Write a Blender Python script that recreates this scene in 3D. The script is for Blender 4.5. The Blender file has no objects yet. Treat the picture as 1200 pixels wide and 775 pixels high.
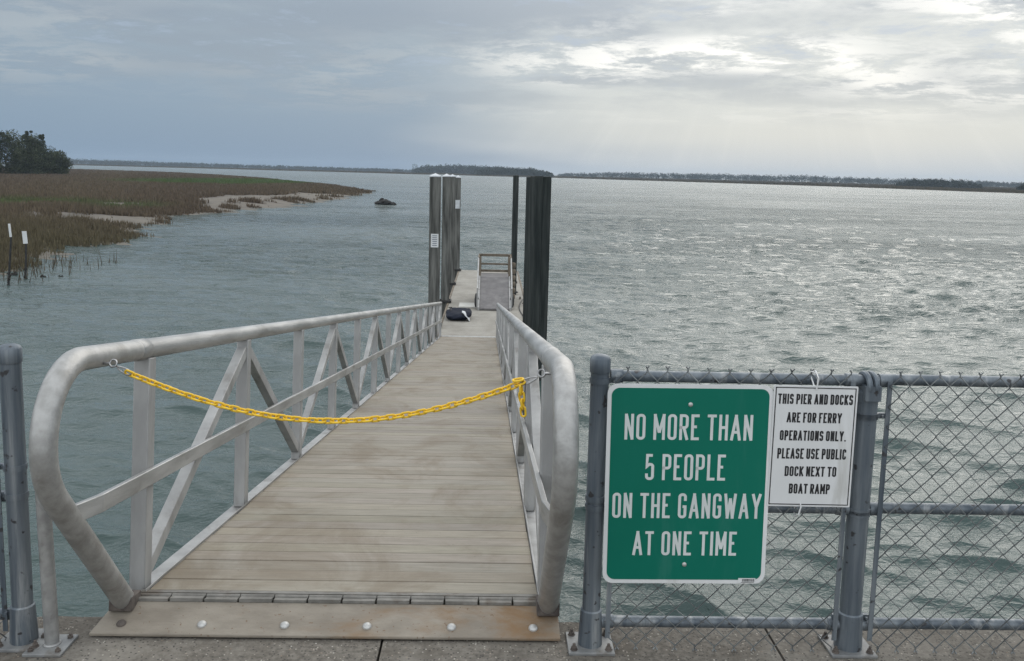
import bpy, math, random
import numpy as np
from mathutils import Vector, Matrix
R = math.radians
random.seed(7); rng = np.random.default_rng(7)
SC = bpy.context.scene
COL = SC.collection

# ------------------------------------------------------------------ camera
YAW, PITCH, ROLL, FPX, PPY, CAMH = 0.0257, 0.1326, 0.0242, 1052.4, 343.2, 1.803
cam_d = bpy.data.cameras.new('camera'); cam = bpy.data.objects.new('camera', cam_d); COL.objects.link(cam)
_f = Vector((math.sin(YAW)*math.cos(PITCH), math.cos(YAW)*math.cos(PITCH), -math.sin(PITCH)))
_r = Vector((math.cos(YAW), -math.sin(YAW), 0)); _u = _r.cross(_f)
_r2 = _r*math.cos(ROLL) + _u*math.sin(ROLL); _u2 = _u*math.cos(ROLL) - _r*math.sin(ROLL)
cam.matrix_world = Matrix(((_r2.x, _u2.x, -_f.x, 0), (_r2.y, _u2.y, -_f.y, 0), (_r2.z, _u2.z, -_f.z, CAMH), (0, 0, 0, 1)))
cam_d.sensor_width = 36; cam_d.lens = FPX/1200*36; cam_d.sensor_fit = 'HORIZONTAL'
cam_d.shift_y = -(387.5-PPY)/1200
cam_d.clip_start = .05; cam_d.clip_end = 20000
SC.camera = cam

# ------------------------------------------------------------------ world, sun, exposure
SUN_AZ, SUN_EL = R(24), R(35)            # azimuth clockwise from +Y
sun_d = bpy.data.lights.new('sun', 'SUN'); sun = bpy.data.objects.new('sun', sun_d); COL.objects.link(sun)
sun_d.energy = .85; sun_d.angle = R(50); sun_d.color = (1.0, .95, .87)
sdir = Vector((math.sin(SUN_AZ)*math.cos(SUN_EL), math.cos(SUN_AZ)*math.cos(SUN_EL), math.sin(SUN_EL)))
sun.rotation_euler = (-sdir).to_track_quat('-Z', 'Y').to_euler(); sun.location = sdir*50
SC.view_settings.view_transform = 'Standard'; SC.view_settings.look = 'None'
SC.view_settings.exposure = 0.13; SC.view_settings.gamma = 1.0; SC.view_settings.use_curve_mapping = False
SC.cycles.use_denoising = True; SC.cycles.denoising_prefilter = 'NONE'; SC.cycles.denoising_input_passes = 'RGB_ALBEDO_NORMAL'; SC.cycles.use_adaptive_sampling = False
SC.cycles.max_bounces = 6; SC.cycles.volume_bounces = 0; SC.cycles.transparent_max_bounces = 8
SC.cycles.caustics_reflective = False; SC.cycles.caustics_refractive = False
SC.cycles.sample_clamp_indirect = 6

class NT:
    """small helper for building node trees"""
    def __init__(s, tree): s.t = tree; s.n = tree.nodes; s.l = tree.links
    def new(s, typ, **kw):
        n = s.n.new(typ)
        for k, v in kw.items(): setattr(n, k, v)
        return n
    def put(s, sock, v):
        if isinstance(v, bpy.types.NodeSocket): s.l.new(v, sock)
        elif isinstance(v, (tuple, list)) and sock.type == 'RGBA' and len(v) == 3: sock.default_value = (*v, 1)
        else: sock.default_value = v
    def math(s, op, a, b=None, c=None, clamp=False):
        n = s.new('ShaderNodeMath', operation=op, use_clamp=clamp); s.put(n.inputs[0], a)
        if b is not None: s.put(n.inputs[1], b)
        if c is not None: s.put(n.inputs[2], c)
        return n.outputs[0]
    def vec(s, op, a, b=None):
        n = s.new('ShaderNodeVectorMath', operation=op); s.put(n.inputs[0], a)
        if b is not None: s.put(n.inputs[1], b)
        return n
    def mix(s, f, a, b, blend='MIX'):
        n = s.new('ShaderNodeMix', data_type='RGBA', blend_type=blend)
        s.put(n.inputs[0], f); s.put(n.inputs[6], a); s.put(n.inputs[7], b); return n.outputs[2]
    def ramp(s, f, lo, hi, a=0., b=1., smooth=True):
        n = s.new('ShaderNodeMapRange', interpolation_type='SMOOTHSTEP' if smooth else 'LINEAR'); n.clamp = True
        for i, v in enumerate((f, lo, hi, a, b)): s.put(n.inputs[i], v)
        return n.outputs[0]
    def noise(s, v, scale, detail=3, rough=.5, dist=0, out='Fac'):
        n = s.new('ShaderNodeTexNoise'); n.inputs['Scale'].default_value = scale
        n.inputs['Detail'].default_value = detail; n.inputs['Roughness'].default_value = rough; n.inputs['Distortion'].default_value = dist
        if v is not None: s.l.new(v, n.inputs['Vector'])
        return n.outputs[out]
    def mapping(s, v, scale=(1, 1, 1), loc=(0, 0, 0), rot=(0, 0, 0)):
        n = s.new('ShaderNodeMapping'); s.l.new(v, n.inputs[0]); n.inputs['Scale'].default_value = scale
        n.inputs['Location'].default_value = loc; n.inputs['Rotation'].default_value = rot; return n.outputs[0]

def build_sky():
    w = bpy.data.worlds.new('World'); SC.world = w; w.use_nodes = True
    T = NT(w.node_tree); T.n.clear()
    out = T.new('ShaderNodeOutputWorld'); bg = T.new('ShaderNodeBackground'); bg.inputs[1].default_value = .1
    T.l.new(bg.outputs[0], out.inputs[0])
    sky = T.new('ShaderNodeTexSky', sky_type='NISHITA'); sky.sun_disc = False
    sky.sun_elevation = SUN_EL; sky.sun_rotation = SUN_AZ; sky.dust_density = 2
    d = T.vec('NORMALIZE', T.new('ShaderNodeTexCoord').outputs['Generated']).outputs[0]
    sep = T.new('ShaderNodeSeparateXYZ'); T.l.new(d, sep.inputs[0]); x, y, z = sep.outputs
    zc = T.math('MAXIMUM', z, 0.)
    # cloud layer seen in perspective: direction projected on a flat deck overhead
    inv = T.math('DIVIDE', 1., T.math('ADD', zc, .115))
    cmb = T.new('ShaderNodeCombineXYZ'); T.put(cmb.inputs[0], T.math('MULTIPLY', x, inv)); T.put(cmb.inputs[1], T.math('MULTIPLY', y, inv))
    P = cmb.outputs[0]
    # nearness to the sun's azimuth
    hx, hy = math.sin(SUN_AZ), math.cos(SUN_AZ)
    hl = T.math('SQRT', T.math('ADD', T.math('MULTIPLY', x, x), T.math('MULTIPLY', y, y)))
    ca = T.math('DIVIDE', T.math('ADD', T.math('MULTIPLY', x, hx), T.math('MULTIPLY', y, hy)), T.math('MAXIMUM', hl, .001))
    wob = T.noise(P, .55, 2)
    ca_w = T.math('ADD', ca, T.math('MULTIPLY', T.math('SUBTRACT', wob, .5), .10))
    glow = T.ramp(ca_w, .85, .99)
    t = T.ramp(zc, 0., .19, smooth=False)
    k = 10.
    C = lambda r, g, b: (r*k, g*k, b*k)
    base = T.mix(T.ramp(t, 0., .95), C(.195, .295, .42), C(.295, .36, .42))
    bright = T.mix(T.ramp(t, .0, .28), C(.46, .54, .615), C(.58, .615, .615))
    base = T.mix(glow, base, bright)
    # broad grey cloud masses
    n1 = T.noise(T.mapping(P, (.8, .8, 1), (3.1, 1.7, 0)), 1.05, 9, .62, .15)
    n2 = T.noise(T.mapping(P, (1.3, 1.5, 1), (11.3, 4.2, 0), (0, 0, .25)), 1.9, 12, .70, .2)
    n3 = T.noise(T.mapping(P, (.5, .8, 1), (7.7, 9.1, 0)), .9, 3, .5, .3)
    grey = T.mix(glow, C(.262, .318, .385), C(.335, .385, .44))
    base = T.mix(T.math('MULTIPLY', T.ramp(n1, .42, .60), T.ramp(t, .2, .65, 0., .9)), base, grey)
    # brighter ragged breaks
    hi = T.mix(glow, C(.47, .50, .515), C(1.08, 1.07, 1.02))
    amt = T.math('MULTIPLY', T.ramp(n2, .44, .58), T.ramp(t, .26, .56))
    amt = T.math('MULTIPLY', amt, T.math('MULTIPLY', T.ramp(n3, .36, .6), T.ramp(glow, 0., 1., .5, 1.)))
    base = T.mix(amt, base, hi)
    # faint patches of clear blue between them
    blu = T.math('MULTIPLY', T.math('MULTIPLY', T.ramp(n2, .46, .33), T.ramp(t, .4, .7)), .5)
    base = T.mix(blu, base, C(.37, .455, .58))
    # faint shafts of light fanning down from the bright breaks
    az = T.math('ARCTAN2', x, y)
    fan = T.math('DIVIDE', T.math('SUBTRACT', az, R(17)), T.math('SUBTRACT', R(17.5), zc))
    cf = T.new('ShaderNodeCombineXYZ'); T.put(cf.inputs[0], fan)
    sh = T.ramp(T.noise(cf.outputs[0], 3.7, 4, .75), .42, .75)
    amt = T.math('MULTIPLY', T.math('MULTIPLY', sh, T.ramp(t, .68, .25)), T.math('MULTIPLY', T.ramp(t, .0, .12), T.ramp(glow, .2, 1., 0., .17)))
    base = T.mix(amt, base, C(.80, .82, .80))
    # overhead the overcast is thinner and brighter
    zen = T.ramp(z, .155, .42)
    base = T.mix(zen, base, C(1.12, 1.17, 1.22))
    base = T.mix(T.math('MULTIPLY', T.ramp(ca, .3, -.5), T.ramp(z, 0., .15, .55, 1.)), base, C(1.30, 1.36, 1.42))
    fin = T.mix(.90, sky.outputs[0], base)
    T.l.new(fin, bg.inputs[0])
build_sky()

# ------------------------------------------------------------------ mesh helpers
class MB:
    def __init__(s): s.v = []; s.f = []; s.c = None
    def add(s, v, f):
        o = len(s.v); s.v += [tuple(map(float, p)) for p in v]; s.f += [tuple(i+o for i in q) for q in f]; return s
    def box(s, x0, x1, y0, y1, z0, z1, M=None):
        v = [Vector((x, y, z)) for z in (z0, z1) for y in (y0, y1) for x in (x0, x1)]
        if M is not None: v = [M @ p for p in v]
        return s.add(v, [(0, 2, 3, 1), (4, 5, 7, 6), (0, 1, 5, 4), (2, 6, 7, 3), (0, 4, 6, 2), (1, 3, 7, 5)])
    def bar(s, a, b, w, h, up=(0, 0, 1)):
        """rectangular bar from a to b; w across, h along up"""
        a, b = Vector(a), Vector(b); d = (b-a); L = d.length; d.normalize(); up = Vector(up)
        sd = d.cross(up).normalized(); u = sd.cross(d)
        M = Matrix((( sd.x, d.x, u.x, a.x), (sd.y, d.y, u.y, a.y), (sd.z, d.z, u.z, a.z), (0, 0, 0, 1)))
        return s.box(-w/2, w/2, 0, L, -h/2, h/2, M)
    def tube(s, pts, r, seg=12, closed=False, caps=True):
        pts = [Vector(p) for p in pts]; n = len(pts); rr = r if isinstance(r, (list, tuple)) else [r]*n
        tan = []
        for i in range(n):
            a = pts[i-1] if (i or closed) else pts[i]; b = pts[(i+1) % n] if (i < n-1 or closed) else pts[i]
            tan.append((b-a).normalized())
        ref = Vector((0, 0, 1)) if abs(tan[0].z) < .9 else Vector((1, 0, 0))
        nr = tan[0].cross(ref).normalized(); rings = []; v = []
        for i in range(n):
            nr = (nr - tan[i]*nr.dot(tan[i])).normalized(); bn = tan[i].cross(nr)
            for k in range(seg):
                a = 2*math.pi*k/seg; v.append(pts[i] + (nr*math.cos(a)+bn*math.sin(a))*rr[i])
        f = []
        for i in range(n if closed else n-1):
            j = (i+1) % n
            for k in range(seg): f.append((i*seg+k, i*seg+(k+1) % seg, j*seg+(k+1) % seg, j*seg+k))
        if caps and not closed: f.append(tuple(range(seg))[::-1]); f.append(tuple((n-1)*seg+k for k in range(seg)))
        return s.add(v, f)
    def cyl(s, a, b, r, seg=16, r2=None): return s.tube([a, b], [r, r if r2 is None else r2], seg)
    def lathe(s, c, prof, seg=20, axis='z'):
        v = []; f = []; n = len(prof)
        for r, h in prof:
            for k in range(seg):
                a = 2*math.pi*k/seg; p = (r*math.cos(a), r*math.sin(a), h)
                if axis == 'y': p = (p[0], p[2], p[1])
                v.append((c[0]+p[0], c[1]+p[1], c[2]+p[2]))
        for i in range(n-1):
            for k in range(seg): f.append((i*seg+k, i*seg+(k+1) % seg, (i+1)*seg+(k+1) % seg, (i+1)*seg+k))
        f.append(tuple(range(seg))[::-1]); f.append(tuple((n-1)*seg+k for k in range(seg)))
        return s.add(v, f)
    def prism(s, poly, y0, y1, frame=None):
        """polygon (u,w) extruded along y"""
        n = len(poly); v = [(u, y0, w) for u, w in poly] + [(u, y1, w) for u, w in poly]
        if frame is not None: v = [frame @ Vector(p) for p in v]
        f = [tuple(range(n)), tuple(range(2*n-1, n-1, -1))] + [(i, i+n, (i+1) % n+n, (i+1) % n) for i in range(n)]
        return s.add(v, f)

OFF = {}
def obj(name, mb, mat, parent=None, local=False, angle=38, bevel=0, smooth=True):
    off = Vector((0, 0, 0)) if (local or parent is None) else OFF.get(parent, Vector((0, 0, 0)))
    me = bpy.data.meshes.new(name)
    me.from_pydata([(p[0]-off.x, p[1]-off.y, p[2]-off.z) for p in mb.v], [], mb.f)
    import bmesh
    bm = bmesh.new(); bm.from_mesh(me); bmesh.ops.recalc_face_normals(bm, faces=bm.faces); bm.to_mesh(me); bm.free()
    if smooth:
        me.shade_smooth()
        try: me.set_sharp_from_angle(angle=R(angle))
        except Exception: pass
    me.materials.append(mat)
    o = bpy.data.objects.new(name, me); COL.objects.link(o)
    if parent is not None: o.parent = parent; OFF[o] = off
    if bevel:
        m = o.modifiers.new('bevel', 'BEVEL'); m.width = bevel; m.segments = 2; m.limit_method = 'ANGLE'; m.angle_limit = R(40); m.harden_normals = False
    return o
def raw(name, v, f, mat, parent=None, colors=None, smooth=False):
    """numpy mesh: v (n,3), f (m,k)"""
    me = bpy.data.meshes.new(name); v = np.asarray(v, np.float32); f = np.asarray(f, np.int32); k = f.shape[1]
    me.vertices.add(len(v)); me.vertices.foreach_set('co', v.ravel())
    me.loops.add(f.size); me.loops.foreach_set('vertex_index', f.ravel())
    me.polygons.add(len(f)); me.polygons.foreach_set('loop_start', np.arange(len(f), dtype=np.int32)*k)
    me.update(calc_edges=True); me.validate()
    if smooth: me.shade_smooth()
    if colors is not None:
        a = me.color_attributes.new('tint', 'FLOAT_COLOR', 'POINT')
        c = np.ones((len(v), 4), np.float32); c[:, :3] = colors; a.data.foreach_set('color', c.ravel())
    me.materials.append(mat)
    if not smooth: me.shade_flat()
    o = bpy.data.objects.new(name, me); COL.objects.link(o)
    if parent is not None: o.parent = parent
    return o
def tag(o, label=None, cat=None, group=None, kind=None):
    if label: o['label'] = label
    if cat: o['category'] = cat
    if group: o['group'] = group
    if kind: o['kind'] = kind
    return o
def thing(name, loc, label, cat, group=None):
    o = bpy.data.objects.new(name, None); COL.objects.link(o); o.location = loc; o.empty_display_size = .2
    OFF[o] = Vector(loc); return tag(o, label, cat, group)
def copy_tree(o, parent=None):
    c = o.copy(); COL.objects.link(c)
    if parent is not None: c.parent = parent
    for ch in list(o.children): copy_tree(ch, c)
    return c
def fillet(pts, closed=False, seg=8):
    """2-D polyline whose vertices may carry a corner radius (x, y, r)"""
    out = []; n = len(pts)
    for i, p in enumerate(pts):
        r = p[2] if len(p) > 2 else 0
        if r <= 0 or (not closed and i in (0, n-1)): out.append((p[0], p[1])); continue
        c = np.array(p[:2], float); a = np.array(pts[i-1][:2], float)-c; b = np.array(pts[(i+1) % n][:2], float)-c
        la, lb = np.linalg.norm(a), np.linalg.norm(b); a /= la; b /= lb
        th = math.acos(max(-1, min(1, float(a@b)))); tl = r/math.tan(th/2); m = min(la, lb)*.5
        if tl > m: tl = m; r = tl*math.tan(th/2)
        bis = (a+b)/np.linalg.norm(a+b); ce = c+bis*(r/math.sin(th/2))
        p0 = c+a*tl-ce; p1 = c+b*tl-ce
        a0 = math.atan2(p0[1], p0[0]); da = math.atan2(p1[1], p1[0])-a0
        da = (da+math.pi) % (2*math.pi)-math.pi
        for k in range(seg+1):
            q = a0+da*k/seg; out.append((ce[0]+r*math.cos(q), ce[1]+r*math.sin(q)))
    return out

# ------------------------------------------------------------------ materials
def new_mat(name):
    m = bpy.data.materials.new(name); m.use_nodes = True; T = NT(m.node_tree)
    return m, T, T.n['Principled BSDF']
def surf(name, c1, c2, scale=4, rough=.6, metal=0, bump=.1, bscale=40, stretch=(1, 1, 1), stain=None, sscale=1.2, slo=.55, shi=.75, rvar=.12, detail=5, spec=.5, speck=None):
    m, T, B = new_mat(name)
    co = T.new('ShaderNodeTexCoord').outputs['Object']; P = T.mapping(co, stretch)
    n = T.noise(P, scale, detail, .6)
    col = T.mix(T.ramp(n, .3, .7), c1, c2)
    if stain is not None:
        s = T.noise(P, sscale, 6, .65, .4); f = T.ramp(s, slo, shi); col = T.mix(f, col, stain)
    if speck is not None:
        s = T.noise(co, speck[1], 2, .5); col = T.mix(T.ramp(s, speck[2], speck[2]+.06), col, speck[0])
    T.l.new(col, B.inputs['Base Color']); B.inputs['Metallic'].default_value = metal
    T.put(B.inputs['Roughness'], T.math('ADD', rough-rvar/2, T.math('MULTIPLY', n, rvar)))
    B.inputs['Specular IOR Level'].default_value = spec
    if bump:
        b = T.new('ShaderNodeBump'); b.inputs['Strength'].default_value = bump; b.inputs['Distance'].default_value = .01
        T.l.new(T.noise(P, bscale, 4, .6), b.inputs['Height']); T.l.new(b.outputs[0], B.inputs['Normal'])
    return m
M = {}
M['alu'] = surf('weathered_aluminium', (.27, .27, .265), (.45, .45, .44), 9, .40, .5, .16, 110, (1.4, .22, 1.4), (.21, .205, .19), 7, .52, .70, detail=10)
M['alu_dark'] = surf('dull_aluminium', (.29, .29, .285), (.41, .41, .40), 7, .55, .3, .12, 70, (1, 1, .3), (.20, .19, .175), 4, .5, .72, detail=8)
M['alu_worn'] = surf('worn_aluminium_bend', (.30, .297, .285), (.41, .407, .395), 22, .42, .5, .14, 120, (1, 1, 1), (.245, .237, .22), 7, .50, .74, detail=8)
M['galv'] = surf('galvanised_steel', (.07, .09, .112), (.185, .21, .23), 12, .46, .35, .18, 120, (1.6, 1.6, .10), (.30, .315, .32), 9, .52, .68, detail=10, speck=((.045, .045, .048), 26, .64))
M['galv_light'] = surf('galvanised_plate', (.17, .175, .178), (.28, .285, .28), 10, .55, .3, .1, 60, (1, 1, 1), (.16, .145, .125), 6, .52, .7)
M['wire'] = surf('galvanised_wire', (.125, .135, .14), (.25, .265, .265), 6, .45, .4, 0)
M['bolt'] = surf('stainless_bolt', (.36, .36, .35), (.55, .55, .53), 30, .45, .5, .1, 80)
M['hinge'] = surf('dirty_hinge', (.13, .125, .112), (.235, .225, .205), 9, .6, .3, .2, 60, (1, 1, 1), (.12, .10, .08), 7, .5, .7)
M['rust'] = surf('rusted_bolt', (.06, .05, .045), (.13, .11, .095), 20, .8, .1, .3, 90)
M['steel'] = surf('dull_steel', (.25, .25, .25), (.42, .42, .42), 40, .35, .85, 0)
M['yellow'] = surf('yellow_plastic', (.72, .43, .012), (.80, .53, .03), 9, .42, 0, .05, 60)
M['white'] = surf('white_sign_face', (.60, .61, .61), (.69, .70, .70), 3, .45, 0, 0, 40, (1, 1, .35), (.47, .47, .45), 6, .56, .78)
M['green'] = surf('green_sign_face', (.0, .128, .086), (.002, .142, .097), 2.5, .5, 0, 0, 40, (1, 1, .3), (.02, .155, .115), 7, .54, .8, spec=.22)
M['letter'] = surf('reflective_letter', (.55, .585, .575), (.63, .66, .65), 5, .4, 0, 0)
M['ink'] = surf('black_ink', (.008, .008, .010), (.014, .014, .016), 5, .5, 0, 0)
M['tie'] = surf('white_nylon', (.6, .61, .61), (.72, .72, .72), 5, .45, 0, 0)
M['black'] = surf('black_rubber', (.012, .012, .013), (.03, .03, .03), 8, .6, 0, .1, 40)
M['bag'] = surf('navy_black_fabric', (.008, .011, .02), (.016, .02, .034), 6, .8, 0, .35, 30, spec=.15)
M['bag_white'] = surf('pale_fabric', (.42, .44, .46), (.6, .62, .64), 6, .6, 0, .2, 40)
M['timber'] = surf('weathered_timber', (.10, .078, .055), (.20, .165, .125), 5, .8, 0, .5, 30, (1, 1, .15))
M['ramp_grey'] = surf('worn_grey_ramp', (.125, .12, .12), (.19, .18, .178), 4, .75, 0, .25, 50, (1, 1, 1), (.24, .23, .22), 2, .55, .75)
M['oyster'] = surf('oyster_crust', (.008, .008, .008), (.03, .028, .024), 9, .9, 0, 1.0, 25)
M['tree_bark'] = surf('tree_bark', (.05, .04, .03), (.11, .09, .07), 6, .9, 0, .4, 20)

def plank_mat():
    m, T, B = new_mat('composite_decking')
    co = T.new('ShaderNodeTexCoord').outputs['Object']
    at = T.new('ShaderNodeAttribute', attribute_name='tint')
    n = T.noise(T.mapping(co, (1.2, 14, 1)), 3, 5, .6)
    col = T.mix(T.ramp(n, .25, .75), (.22, .197, .16), (.31, .282, .233))
    col = T.mix(1., col, at.outputs['Color'], 'MULTIPLY')
    st = T.noise(T.mapping(co, (1.4, .8, 1)), 1.3, 7, .68, .6)
    col = T.mix(T.ramp(st, .46, .66, 0, .7), col, (.165, .13, .088))
    # scuffed pale tread along the middle, dirt towards the edges
    sx = T.new('ShaderNodeSeparateXYZ'); T.l.new(co, sx.inputs[0])
    ed = T.math('ABSOLUTE', T.math('ADD', sx.outputs[0], .57))
    edn = T.math('ADD', ed, T.math('MULTIPLY', T.noise(co, 2.6, 5, .65), .55))
    col = T.mix(T.ramp(edn, .92, 1.2, 0, .6), col, (.20, .16, .105))
    gr = T.noise(T.mapping(co, (2.5, 9, 1), (3, 1, 0)), 4, 8, .75); col = T.mix(T.ramp(gr, .5, .75, 0, .45), col, (.15, .128, .10))
    sp = T.noise(co, 55, 2, .5); col = T.mix(T.ramp(sp, .70, .74, 0, .55), col, (.10, .08, .06))
    T.l.new(col, B.inputs['Base Color']); B.inputs['Roughness'].default_value = .72
    b = T.new('ShaderNodeBump'); b.inputs['Strength'].default_value = .25; b.inputs['Distance'].default_value = .004
    T.l.new(T.noise(T.mapping(co, (3, 60, 1)), 6, 4, .6), b.inputs['Height']); T.l.new(b.outputs[0], B.inputs['Normal'])
    return m
M['plank'] = plank_mat()
M['plate'] = surf('stained_plate', (.175, .15, .118), (.275, .245, .20), 4.5, .66, .05, .25, 50, (.7, 1.6, 1), (.19, .115, .055), 1.7, .49, .66, detail=8, speck=((.16, .11, .07), 60, .66))

def concrete_mat():
    m, T, B = new_mat('exposed_aggregate_concrete')
    co = T.new('ShaderNodeTexCoord').outputs['Object']
    big = T.noise(co, 2.3, 6, .65); mid = T.noise(co, 38, 4, .7)
    col = T.mix(T.ramp(mid, .3, .7), (.085, .075, .062), (.185, .168, .142))
    col = T.mix(T.ramp(big, .45, .7, 0, .75), col, (.235, .218, .188))
    col = T.mix(T.ramp(T.noise(T.mapping(co, (1, 1, 1), (4, 2, 0)), 3.2, 5, .7), .5, .72, 0, .7), col, (.085, .072, .056))
    vo = T.new('ShaderNodeTexVoronoi'); vo.inputs['Scale'].default_value = 90; T.l.new(co, vo.inputs['Vector'])
    sel = T.new('ShaderNodeSeparateColor'); T.l.new(vo.outputs['Color'], sel.inputs[0])
    peb = T.math('MULTIPLY', T.ramp(vo.outputs['Distance'], .42, .25), T.ramp(sel.outputs[0], .78, .82))
    col = T.mix(peb, col, T.mix(sel.outputs[1], (.44, .42, .37), (.20, .15, .11)))
    dk = T.math('MULTIPLY', T.ramp(vo.outputs['Distance'], .42, .25), T.ramp(sel.outputs[2], .84, .88)); col = T.mix(dk, col, (.05, .045, .04))
    T.l.new(col, B.inputs['Base Color']); B.inputs['Roughness'].default_value = .88
    b = T.new('ShaderNodeBump'); b.inputs['Strength'].default_value = .7; b.inputs['Distance'].default_value = .006
    h = T.math('ADD', T.noise(co, 70, 5, .7), T.math('MULTIPLY', peb, .4)); T.l.new(h, b.inputs['Height']); T.l.new(b.outputs[0], B.inputs['Normal'])
    return m
M['concrete'] = concrete_mat()

def dock_mat():
    m, T, B = new_mat('floating_dock_deck')
    co = T.new('ShaderNodeTexCoord').outputs['Object']
    n = T.noise(T.mapping(co, (1, .5, 1)), 1.5, 6, .65)
    col = T.mix(T.ramp(n, .3, .7), (.215, .20, .172), (.30, .285, .25))
    sx = T.new('ShaderNodeSeparateXYZ'); T.l.new(co, sx.inputs[0])
    fr = T.math('FRACT', T.math('MULTIPLY', sx.outputs[1], 1/1.9)); col = T.mix(T.ramp(fr, .035, .0, 0, .6), col, (.09, .08, .07))
    col = T.mix(T.ramp(T.noise(co, 1.1, 4, .6), .6, .72, 0, .5), col, (.36, .35, .32))
    T.l.new(col, B.inputs['Base Color']); B.inputs['Roughness'].default_value = .85
    return m
M['dock'] = dock_mat()

def pile_mat(name, c1, c2, wet, zwet):
    m, T, B = new_mat(name)
    co = T.new('ShaderNodeTexCoord').outputs['Object']
    P = T.mapping(co, (5, 5, .35)); n = T.noise(P, 1.6, 6, .65)
    col = T.mix(T.ramp(n, .3, .72), c1, c2)
    sx = T.new('ShaderNodeSeparateXYZ'); T.l.new(co, sx.inputs[0])
    h = T.math('ADD', sx.outputs[2], T.math('MULTIPLY', T.math('SUBTRACT', T.noise(co, 3.5, 5, .7), .5), 1.4))
    col = T.mix(T.ramp(h, zwet+.25, zwet-.25), col, wet)
    T.l.new(col, B.inputs['Base Color']); B.inputs['Roughness'].default_value = .85; B.inputs['Specular IOR Level'].default_value = .25
    b = T.new('ShaderNodeBump'); b.inputs['Strength'].default_value = .4; b.inputs['Distance'].default_value = .02
    T.l.new(T.noise(P, 6, 4, .6), b.inputs['Height']); T.l.new(b.outputs[0], B.inputs['Normal'])
    return m
M['pile'] = pile_mat('stained_concrete_pile', (.038, .039, .036), (.185, .185, .172), (.02, .021, .020), -2.0)
M['pile_dark'] = pile_mat('tarred_pile', (.014, .019, .019), (.050, .056, .053), (.012, .018, .014), -2.4)

def tint_mat(name, rough=.85, trans=0):
    m, T, B = new_mat(name)
    at = T.new('ShaderNodeAttribute', attribute_name='tint'); T.l.new(at.outputs['Color'], B.inputs['Base Color'])
    B.inputs['Roughness'].default_value = rough; B.inputs['Specular IOR Level'].default_value = .2
    return m
M['grass'] = tint_mat('marsh_grass'); M['leaf'] = tint_mat('tree_leaves'); M['wood'] = tint_mat('far_wood_leaves')

def marsh_mat():
    m, T, B = new_mat('marsh_soil')
    co = T.new('ShaderNodeTexCoord').outputs['Object']
    at = T.new('ShaderNodeAttribute', attribute_name='tint')
    n = T.noise(co, .5, 6, .7); col = T.mix(T.ramp(n, .3, .7, .65, 1.25), (0, 0, 0), at.outputs['Color'])
    n2 = T.noise(co, 2.2, 5, .7); col = T.mix(T.ramp(n2, .55, .7, 0, .5), col, (.05, .045, .035))
    T.l.new(col, B.inputs['Base Color']); B.inputs['Roughness'].default_value = .8
    return m
M['marsh'] = marsh_mat()

def water_mat():
    m, T, B = new_mat('tidal_water')
    geo = T.new('ShaderNodeNewGeometry').outputs['Position']
    cd = T.new('ShaderNodeVectorMath', operation='LENGTH'); T.l.new(geo, cd.inputs[0]); dist = cd.outputs['Value']
    body = T.mix(T.noise(geo, .05, 3, .5), (.036, .062, .058), (.049, .079, .074))
    T.l.new(body, B.inputs['Base Color'])
    B.inputs['IOR'].default_value = 1.333
    T.put(B.inputs['Roughness'], T.ramp(dist, 20., 500., .05, .22, smooth=False))
    rot = (0, 0, .36)
    a = T.noise(T.mapping(geo, (1, 2.0, 1), rot=rot), 5.5, 3, .6, .5)
    b2 = T.noise(T.mapping(geo, (1, 2.2, 1), (9, 3, 0), rot), 1.7, 4, .65, .7)
    c2 = T.noise(T.mapping(geo, (.6, 1.8, 1), (1, 7, 0), rot), .50, 5, .68, .6)
    gust = T.ramp(T.noise(T.mapping(geo, (.5, 1.6, 1)), .045, 5, .6), .3, .7, .55, 1.25)
    far = T.ramp(dist, 14., 80.)
    h = T.math('ADD', T.math('MULTIPLY', a, .032), T.math('MULTIPLY', b2, T.math('ADD', .05, T.math('MULTIPLY', far, .24))))
    h = T.math('ADD', h, T.math('MULTIPLY', c2, T.math('MULTIPLY', far, .95)))
    bu = T.new('ShaderNodeBump'); bu.inputs['Distance'].default_value = 1.0
    T.put(bu.inputs['Strength'], T.math('MULTIPLY', gust, .9)); T.l.new(h, bu.inputs['Height']); T.l.new(bu.outputs[0], B.inputs['Normal'])
    return m
M['water'] = water_mat()

# ================================================================== THE SETTING
ZW, ZD = -3.6, -3.1                      # water level, floating dock level
def wave_field(X, Y, cut):
    """sum of short wind waves; cut = shortest wavelength the local mesh can carry"""
    r = np.random.default_rng(3); n = 120
    lam = np.exp(np.linspace(math.log(.26), math.log(4.2), n)); k = 2*math.pi/lam
    th = math.pi/2-.36 + r.normal(0, .42, n); ph = r.uniform(0, 2*math.pi, n)
    s = np.sqrt(2*.040/n)*np.exp(-.5*((np.log(lam/.82))/.85)**2)*1.4
    Z = np.zeros_like(X); DX = np.zeros_like(X); DY = np.zeros_like(X)
    # slow patches where the wind ripples more
    g = 1 + .28*np.sin(X*.11+1.3+.6*np.sin(Y*.07)) * np.sin(Y*.09+X*.03)
    g *= np.clip(.62 + .5*(X+14)/26, .6, 1.25)
    for i in range(n):
        wgt = np.clip((lam[i]/cut-2.2)/2.0, 0, 1)
        if wgt.max() <= 0: continue
        a = s[i]/k[i]; p = k[i]*(math.cos(th[i])*X+math.sin(th[i])*Y)+ph[i]; sp = np.sin(p)*wgt
        Z += a*np.cos(p)*wgt; DX += -a*math.cos(th[i])*sp; DY += -a*math.sin(th[i])*sp
    return X+1.15*DX*g, Y+1.15*DY*g, Z*g
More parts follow.
